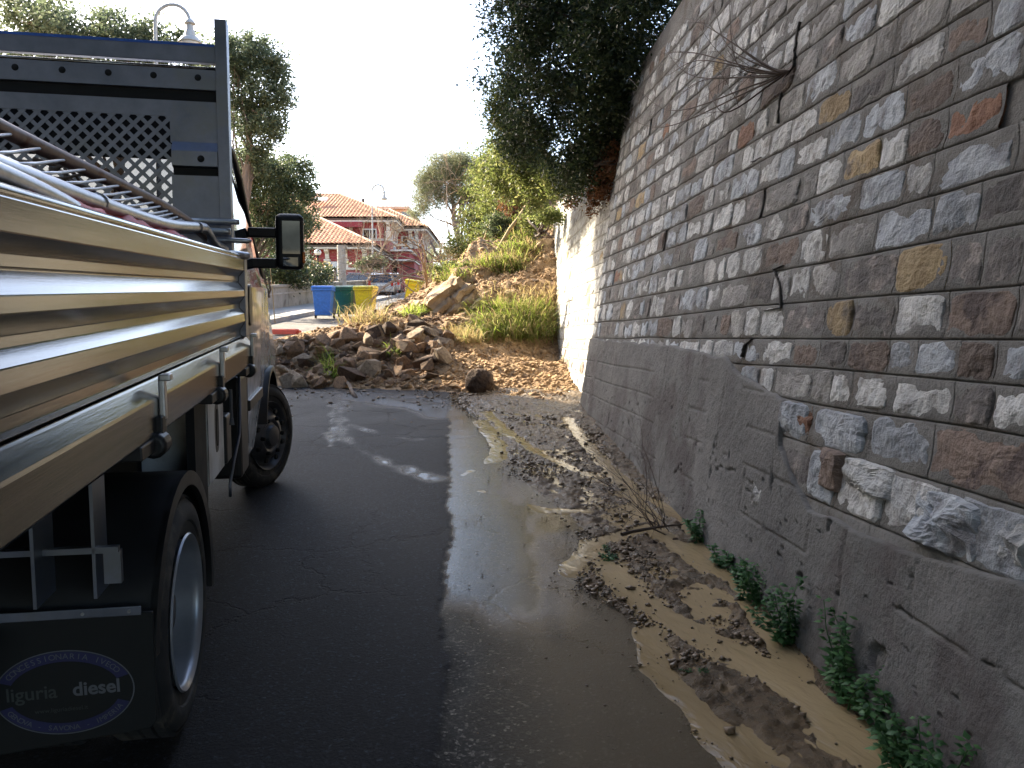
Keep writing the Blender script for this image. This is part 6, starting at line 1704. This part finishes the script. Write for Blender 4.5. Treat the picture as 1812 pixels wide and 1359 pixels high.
# parked cars: body, glasshouse, wheels, lamps
def car(u, v, Y, rz, mat, label, est=True, s=1.0):
    q = at(u, v, Y); q[2] = g1(Y)
    r_ = thing('parked_car', label, 'car', q, (R(3.5), 0, rz), 'cars parked beyond the bins')
    prof = [(-2.05, .30), (-2.10, .62), (-2.02, .92), (1.15, .95), (2.0, .78), (2.12, .55), (2.05, .28)]
    b = MB().prism(prof, (-.86, .86)); local(b, 'body', mat, r_, bevel=.08)
    g = [(-2.0, .93), (-1.80, 1.42), (-1.2, 1.52), (.25, 1.50), (1.15, .95)] if est else [(-1.5, .93), (-.9, 1.42), (.2, 1.45), (1.1, .95)]
    c = MB(); V = [(-.80, a, z) if z < 1 else (-.62, a, z) for a, z in g] + [(.80, a, z) if z < 1 else (.62, a, z) for a, z in g]; n = len(g)
    c.add(V, [tuple(range(n - 1, -1, -1)), tuple(range(n, 2 * n))] + [(j, (j + 1) % n, (j + 1) % n + n, j + n) for j in range(n)])
    local(c, 'glasshouse', 'darkglass', r_, bevel=.03)
    local(MB().box((0, -.35, 1.515), (1.22, 1.75, .05)), 'roof', mat, r_, bevel=.02)
    p_ = MB()
    for x in (-1, 1):
        p_.tube([(x * .80, -2.0, .94), (x * .625, -1.80, 1.44), (x * .62, -1.2, 1.52)], .035, 6); p_.tube([(x * .81, -.5, .94), (x * .63, -.5, 1.5)], .03, 6); p_.tube([(x * .80, 1.15, .95), (x * .62, .25, 1.50)], .035, 6)
    local(p_, 'pillars', mat, r_)
    for x in (-.78, .78):
        for y in (-1.3, 1.35):
            w = local(MB().lathe([(-.1, .22), (-.1, .31), (-.07, .33), (.07, .33), (.1, .31), (.1, .22)], 'x', (x, y, .33), 20), 'wheel', 'rubber', r_, smooth='auto')
            local(MB().lathe([(-.085, .22), (-.095, .12), (-.095, 0)] if x < 0 else [(.085, .22), (.095, .12), (.095, 0)], 'x', (x, y, .33), 16), 'rim', 'rim', w)
        local(MB().box((x * .93, -2.06, .86), (.16, .10, .34)), 'tail_light', 'tail', r_, bevel=.02)
    local(MB().box((0, -2.125, .46), (1.66, .10, .26)), 'bumper', mat, r_, bevel=.04)
    local(MB().box((0, -2.105, .76), (.52, .02, .12)), 'number_plate', 'plate', r_)
    return r_
car(634, 527, 56, R(62), 'car_blue', 'dark blue estate car parked crosswise behind the bins')
car(677, 527, 55, R(6), 'car_silver', 'pale silver car parked behind the yellow bin, seen from the back')
car(691, 526, 60, R(4), 'car_beige', 'grey-beige car parked on the far side of the silver car')
# low rose garden wall right of the cars
gw = MB(); 
gx0, gx1 = at(700, 520, 63)[0], at(752, 520, 66)[0]
gw.box2((gx0, 64, g1(64) - .3), (gx1 + 1.5, 64.3, g1(64) + 1.25)); 
gwo = tag(gw.build('garden_wall', M['wall_rose'], None, bevel=.02), 'low rose garden wall right of the parked cars', 'wall')

# ------------------------------------------------------------------ the red villa
hz0 = g1(72)
villa = thing('red_villa', 'red two-storey villa with tiled hip roofs and cream brackets', 'house', (-14, 72, hz0))
ivl = Matrix.Translation(-Vector(villa.location))
def vb(mb, name, mat, smooth=False, bevel=0, parent=None):
    o = mb.build(name, M[mat], parent or villa, smooth=smooth, bevel=bevel)
    if parent is None: o.matrix_parent_inverse = ivl
    return o
def hx(u, Y): return float(at(u, 500, Y)[0])
def hzv(v, Y): return float(at(700, v, Y)[2])
def tiled(name, A, B, C, D, pu=.34, pv=.44):
    """roof slope A-B eave, C-D top (B->C right edge, A->D left edge), relief of barrel tiles"""
    A, B, C, D = [np.array(q, float) for q in (A, B, C, D)]
    L_ = np.linalg.norm(B - A); H_ = np.linalg.norm((C + D) / 2 - (A + B) / 2)
    nu, nv = max(8, min(260, int(L_ / pu) * 5)), max(4, int(H_ / pv) * 3)
    u = np.linspace(0, 1, nu + 1)[:, None, None]; v = np.linspace(0, 1, nv + 1)[None, :, None]
    P = (A * (1 - u) + B * u) * (1 - v) + (D * (1 - u) + C * u) * v
    nrm = np.cross(B - A, (D + C) / 2 - (A + B) / 2); nrm /= np.linalg.norm(nrm)
    if nrm[2] < 0: nrm = -nrm
    uu = ((P - A) @ ((B - A) / L_)); vv = v[..., 0] * H_
    rel = .09 * np.abs(np.sin(uu * math.pi / pu)) + .11 * (1 - np.mod(vv / pv, 1)) + .012 * fbm(np.stack([np.floor(uu / pu), np.floor(vv / pv) + uu * 0, uu * 0], -1) * 1.7, 1, 5)
    P = P + nrm * rel[..., None]
    o = grid_mesh(name, P, M['tile'], villa, smooth=False); o.matrix_parent_inverse = ivl
    return o
def ridge_line(a, b):
    a, b = np.array(a, float), np.array(b, float); n = max(3, int(np.linalg.norm(b - a) / .4)); mb = MB()
    for i in range(n):
        p, q = a + (b - a) * i / n, a + (b - a) * (i + 1.08) / n
        mb.tube([p + [0, 0, .06], q + [0, 0, .09]], [.14, .11], 8)
    return vb(mb, 'ridge_tiles', 'ridge')
def block(x0, x1, y0, y1, zb, ze, mat='wall_rose'):
    vb(MB().box2((x0, y0, zb), (x1, y1, ze)), 'wall', mat)
OV = .85
def hip(x0, x1, y0, y1, ze, zr, ridge, apron=True):
    """hip roof: eaves rectangle grown by OV, ridge given by its two end points (x, y)"""
    X0, X1, Y0_, Y1_ = x0 - OV, x1 + OV, y0 - OV, y1 + OV
    (ra, rb_), (rc, rd) = ridge
    P1, P2_ = (ra, rb_, zr), (rc, rd, zr)
    tiled('roof', (X0, Y0_, ze), (X1, Y0_, ze), P2_, P1)
    tiled('roof', (X1, Y0_, ze), (X1, Y1_, ze), P2_ if True else P1, P2_)
    tiled('roof', (X1, Y1_, ze), (X0, Y1_, ze), P1, P2_)
    tiled('roof', (X0, Y1_, ze), (X0, Y0_, ze), P1, P1)
    ridge_line((X1, Y0_, ze), P2_); ridge_line(P1, P2_); ridge_line((X0, Y0_, ze), P1); ridge_line((X1, Y1_, ze), P2_)
    vb(MB().box2((X0 + .03, Y0_ + .03, ze - .16), (X1 - .03, Y1_ - .03, ze - .01)), 'eaves', 'soffit')
    vb(MB().box2((X0 + .08, Y0_ + .08, ze - .30), (X1 - .08, Y1_ - .08, ze - .165)), 'cornice', 'cream')
def bracket(x, y, z, face):
    """cream corbel under the eaves with a pilaster strip below it"""
    mb = MB()
    if face == 'front':
        mb.prism([(y - .62, z), (y + .01, z), (y + .01, z - .75), (y - .16, z - .72), (y - .22, z - .35), (y - .6, z - .18)], (x - .16, x + .16)); mb.box2((x - .22, y - .12, z - 1.62), (x + .22, y + .005, z - .76)); mb.box2((x - .28, y - .18, z - .90), (x + .28, y + .003, z - .78))
    else:
        mb.prism([(x + .62, z), (x - .01, z), (x - .01, z - .75), (x + .16, z - .72), (x + .22, z - .35), (x + .6, z - .18)], (y - .16, y + .16), plane='xz'); mb.box2((x - .005, y - .22, z - 1.62), (x + .12, y + .22, z - .76))
    vb(mb, 'eaves_bracket', 'cream')
def window(x, y, z0, z1, w, face='front', shut=True):
    mb = MB(); d = .06
    if face == 'front':
        f = MB().box2((x - w / 2 - .10, y - d, z0 - .12), (x + w / 2 + .10, y + .02, z0)).box2((x - w / 2 - .10, y - d, z1), (x + w / 2 + .10, y + .02, z1 + .12)).box2((x - w / 2 - .1, y - d, z0), (x - w / 2, y + .02, z1)).box2((x + w / 2, y - d, z0), (x + w / 2 + .1, y + .02, z1)).box2((x - .04, y - d + .01, z0), (x + .04, y + .01, z1))
        pn = MB().box2((x - w / 2, y - .02, z0), (x + w / 2, y + .015, z1))
    else:
        f = MB().box2((x - .02, y - w / 2 - .1, z0 - .12), (x + d, y + w / 2 + .1, z0)).box2((x - .02, y - w / 2 - .1, z1), (x + d, y + w / 2 + .1, z1 + .12)).box2((x - .02, y - w / 2 - .1, z0), (x + d, y - w / 2, z1)).box2((x - .02, y + w / 2, z0), (x + d, y + w / 2 + .1, z1)).box2((x - .01, y - .04, z0), (x + d - .01, y + .04, z1))
        pn = MB().box2((x - .015, y - w / 2, z0), (x + .02, y + w / 2, z1))
    fo = vb(f, 'window', 'shutter')
    po = pn.build('pane', M['winglass'], fo); po.matrix_parent_inverse = Matrix.Identity(4)
    return fo
# measured corners
zl = hzv(433, 66); xl1 = hx(664, 66) - OV; lowY0, lowY1 = 66 + OV, 78
zu = hzv(386, 75); xu1 = hx(704, 75) - OV; upY0, upY1 = 75 + OV, 92
zw = hzv(402, 80) ; xw1 = hx(757, 80) - OV; wgY0, wgY1 = 80 + OV, 95
x_left = -30
block(x_left, xl1, lowY0, lowY1, hz0 - 1.2, zl - .30)
block(x_left, xu1, upY0, upY1, hz0 - .5, zu - .30)
block(xu1 - 4, xw1, wgY0, wgY1, hz0 - .4, zw - .30)
hip(x_left, xl1, lowY0, lowY1, zl, hzv(388, 73), ((x_left + 5, 73), (hx(569, 73), 73)))
hip(x_left, xu1, upY0, upY1, zu, hzv(345, 84), ((x_left + 6, 84), (hx(604, 84), 84)))
hip(xu1 - 5, xw1, wgY0, wgY1, zw, hzv(372, 87), ((xu1 - 3, 87), (hx(690, 87), 87)))
# friezes in the deeper red, string courses in cream
vb(MB().box2((x_left, lowY0 - .02, zl - 1.75), (xl1 + .02, lowY0 + .3, zl - .302)), 'frieze', 'wall_red')
vb(MB().box2((x_left, lowY0 - .10, zl - 1.93), (xl1 + .10, lowY0 + .3, zl - 1.752)).box2((xl1 - .3, lowY0 - .098, zl - 1.928), (xl1 + .098, lowY1, zl - 1.754)), 'string_course', 'cream')
vb(MB().box2((x_left, upY0 - .02, zu - 1.75), (xu1 + .02, upY0 + .3, zu - .302)), 'frieze', 'wall_red')
vb(MB().box2((hx(650, 76), upY0 - .10, zu - 1.93), (xu1 + .10, upY0 + .3, zu - 1.752)).box2((xu1 - .3, upY0 - .098, zu - 1.928), (xu1 + .098, upY1, zu - 1.754)), 'string_course', 'cream')
vb(MB().box2((xu1 - .2, wgY0 - .02, zw - 1.55), (xw1 + .02, wgY0 + .3, zw - .302)), 'frieze', 'wall_red')
vb(MB().box2((xu1, wgY0 - .10, zw - 1.70), (xw1 + .10, wgY0 + .3, zw - 1.552)), 'string_course', 'cream')
for u in (546, 580, 612, 646): bracket(hx(u, lowY0), lowY0, zl - .305, 'front')
for y in (68.5, 70.5, 72.5, 74.5, 76.5): bracket(xl1, y, zl - .305, 'side')
for u in (622, 688): bracket(hx(u, upY0), upY0, zu - .305, 'front')
for y in (77, 78.6, 80.2): bracket(xu1, y, zu - .305, 'side')
for u in (727, 738): bracket(hx(u, wgY0), wgY0, zw - .305, 'front')
for y in (83, 85, 87, 89, 91): bracket(xw1, y, zw - .305, 'side')
window(hx(655, upY0), upY0, hzv(422, upY0), hzv(407, upY0), 1.1)
window(hx(722, wgY0), wgY0, hzv(438, wgY0), hzv(420, wgY0), 1.0); window(hx(731, wgY0), wgY0, hzv(438, wgY0), hzv(420, wgY0), .8)
window(xu1, 79, zu - 4.2, zu - 2.2, 1.1, 'side'); window(xl1, 71, zl - 3.6, zl - 2.2, 1.0, 'side')
vb(MB().box2((hx(585, lowY0), lowY0 - .08, hzv(497, lowY0)), (hx(598, lowY0), lowY0 + .01, hzv(463, lowY0))), 'door_surround', 'shutter')
vb(MB().box2((hx(587.5, lowY0), lowY0 - .10, hzv(500, lowY0)), (hx(596.5, lowY0), lowY0 - .075, hzv(474, lowY0))), 'door', 'shutterdark')
vb(MB().box2((hx(592, upY0), upY0 - .9, hzv(404, upY0)), (hx(645, upY0), upY0 - .6, hzv(395, upY0))), 'balcony_parapet', 'wall_red')
dp = hx(681.5, upY0); vb(MB().tube([(dp, upY0 - .08, hz0), (dp, upY0 - .08, zu - .3)], .06, 8), 'drainpipe', 'soffit')
# balcony and lower porch on the right
vb(MB().box2((hx(684, 76), 76.2, hzv(444, 76)), (hx(733, 78), 81.5, hzv(441, 76))), 'balcony_slab', 'cream')
vb(MB().box2((hx(692, 76), 76.6, hzv(458, 76)), (hx(728, 78), 80.9, hzv(444.2, 76))), 'porch_wall', 'wall_red')
vb(MB().box2((hx(690, 76), 76.3, hzv(461, 76)), (hx(737, 78), 81.2, hzv(458.2, 76))), 'porch_slab', 'cream')
vb(MB().box2((hx(700, 76), 77.2, hz0 - .4), (hx(735, 78), 80.9, hzv(461.2, 76))), 'porch_wall', 'wall_rose')
# skylight, chimney
sk = at(571, 361, 80); vb(MB().box((sk[0], 79.3, sk[2] + .35), (1.2, .9, .12), Euler((R(28), 0, 0)).to_matrix()), 'skylight', 'shutter')
vb(MB().box2((hx(640, 84), 84.5, zu + 1.0), (hx(640, 84) + .25, 84.8, hzv(350, 84))), 'chimney', 'soffit')
# beige flat-roofed house behind
bh = MB().box2((hx(664, 100), 100, hz0), (hx(722, 100), 112, hzv(371, 100)))
bho = thing('beige_house', 'beige flat-roofed house behind the red villa', 'house', (hx(690, 100), 100, hz0))
ib = Matrix.Translation(-Vector(bho.location))
bh.build('wall', M['beige'], bho).matrix_parent_inverse = ib
MB().box2((hx(660, 100), 99.4, hzv(370.8, 100)), (hx(726, 100), 112.6, hzv(366, 100))).build('roof_slab', M['beige'], bho).matrix_parent_inverse = ib
cm_ = MB()
for u in (684, 700): cm_.box2((hx(u, 99), 99, hzv(371, 99) - .4), (hx(u, 99) + .4, 99.35, hzv(360, 99)))
wn_ = MB()
for u in (676, 694, 711): wn_.box2((hx(u, 99.9), 99.93, hzv(383, 100)), (hx(u, 99.9) + 1.0, 99.99, hzv(375, 100)))
wn_.build('windows', M['winglass'], bho).matrix_parent_inverse = ib
# ------------------------------------------------------------------ flats added out of view left of the road to shade this stretch
fb = thing('apartment_block', 'ochre apartment block standing left of the road behind the truck', 'building', (-16, 2, 0))
ifb = Matrix.Translation(-Vector(fb.location))
bx1, by1, ftop = -13.0, 20.45, 18.0
w_ = MB().box2((-24, -14, -3), (bx1, by1, ftop)); w_.build('wall', M['facade'], fb).matrix_parent_inverse = ifb
MB().box2((-24.4, -14.4, ftop + .002), (bx1 + .25, by1 + .1, ftop + .35)).build('cornice', M['cream'], fb).matrix_parent_inverse = ifb
for fl_ in range(5):
    for j in range(10):
        y = -11.5 + j * 3.1; z = 1.6 + fl_ * 3.1
        f = MB().box2((bx1 - .01, y - .62, z), (bx1 + .05, y + .62, z + 1.55)).build('window', M['shutter'], fb); f.matrix_parent_inverse = ifb
        MB().box2((bx1 + .03, y - .52, z + .1), (bx1 + .055, y + .52, z + 1.45)).build('pane', M['winglass'], f)
        MB().box2((bx1, y - .75, z - .09), (bx1 + .16, y + .75, z - .005)).build('sill', M['cream'], f)
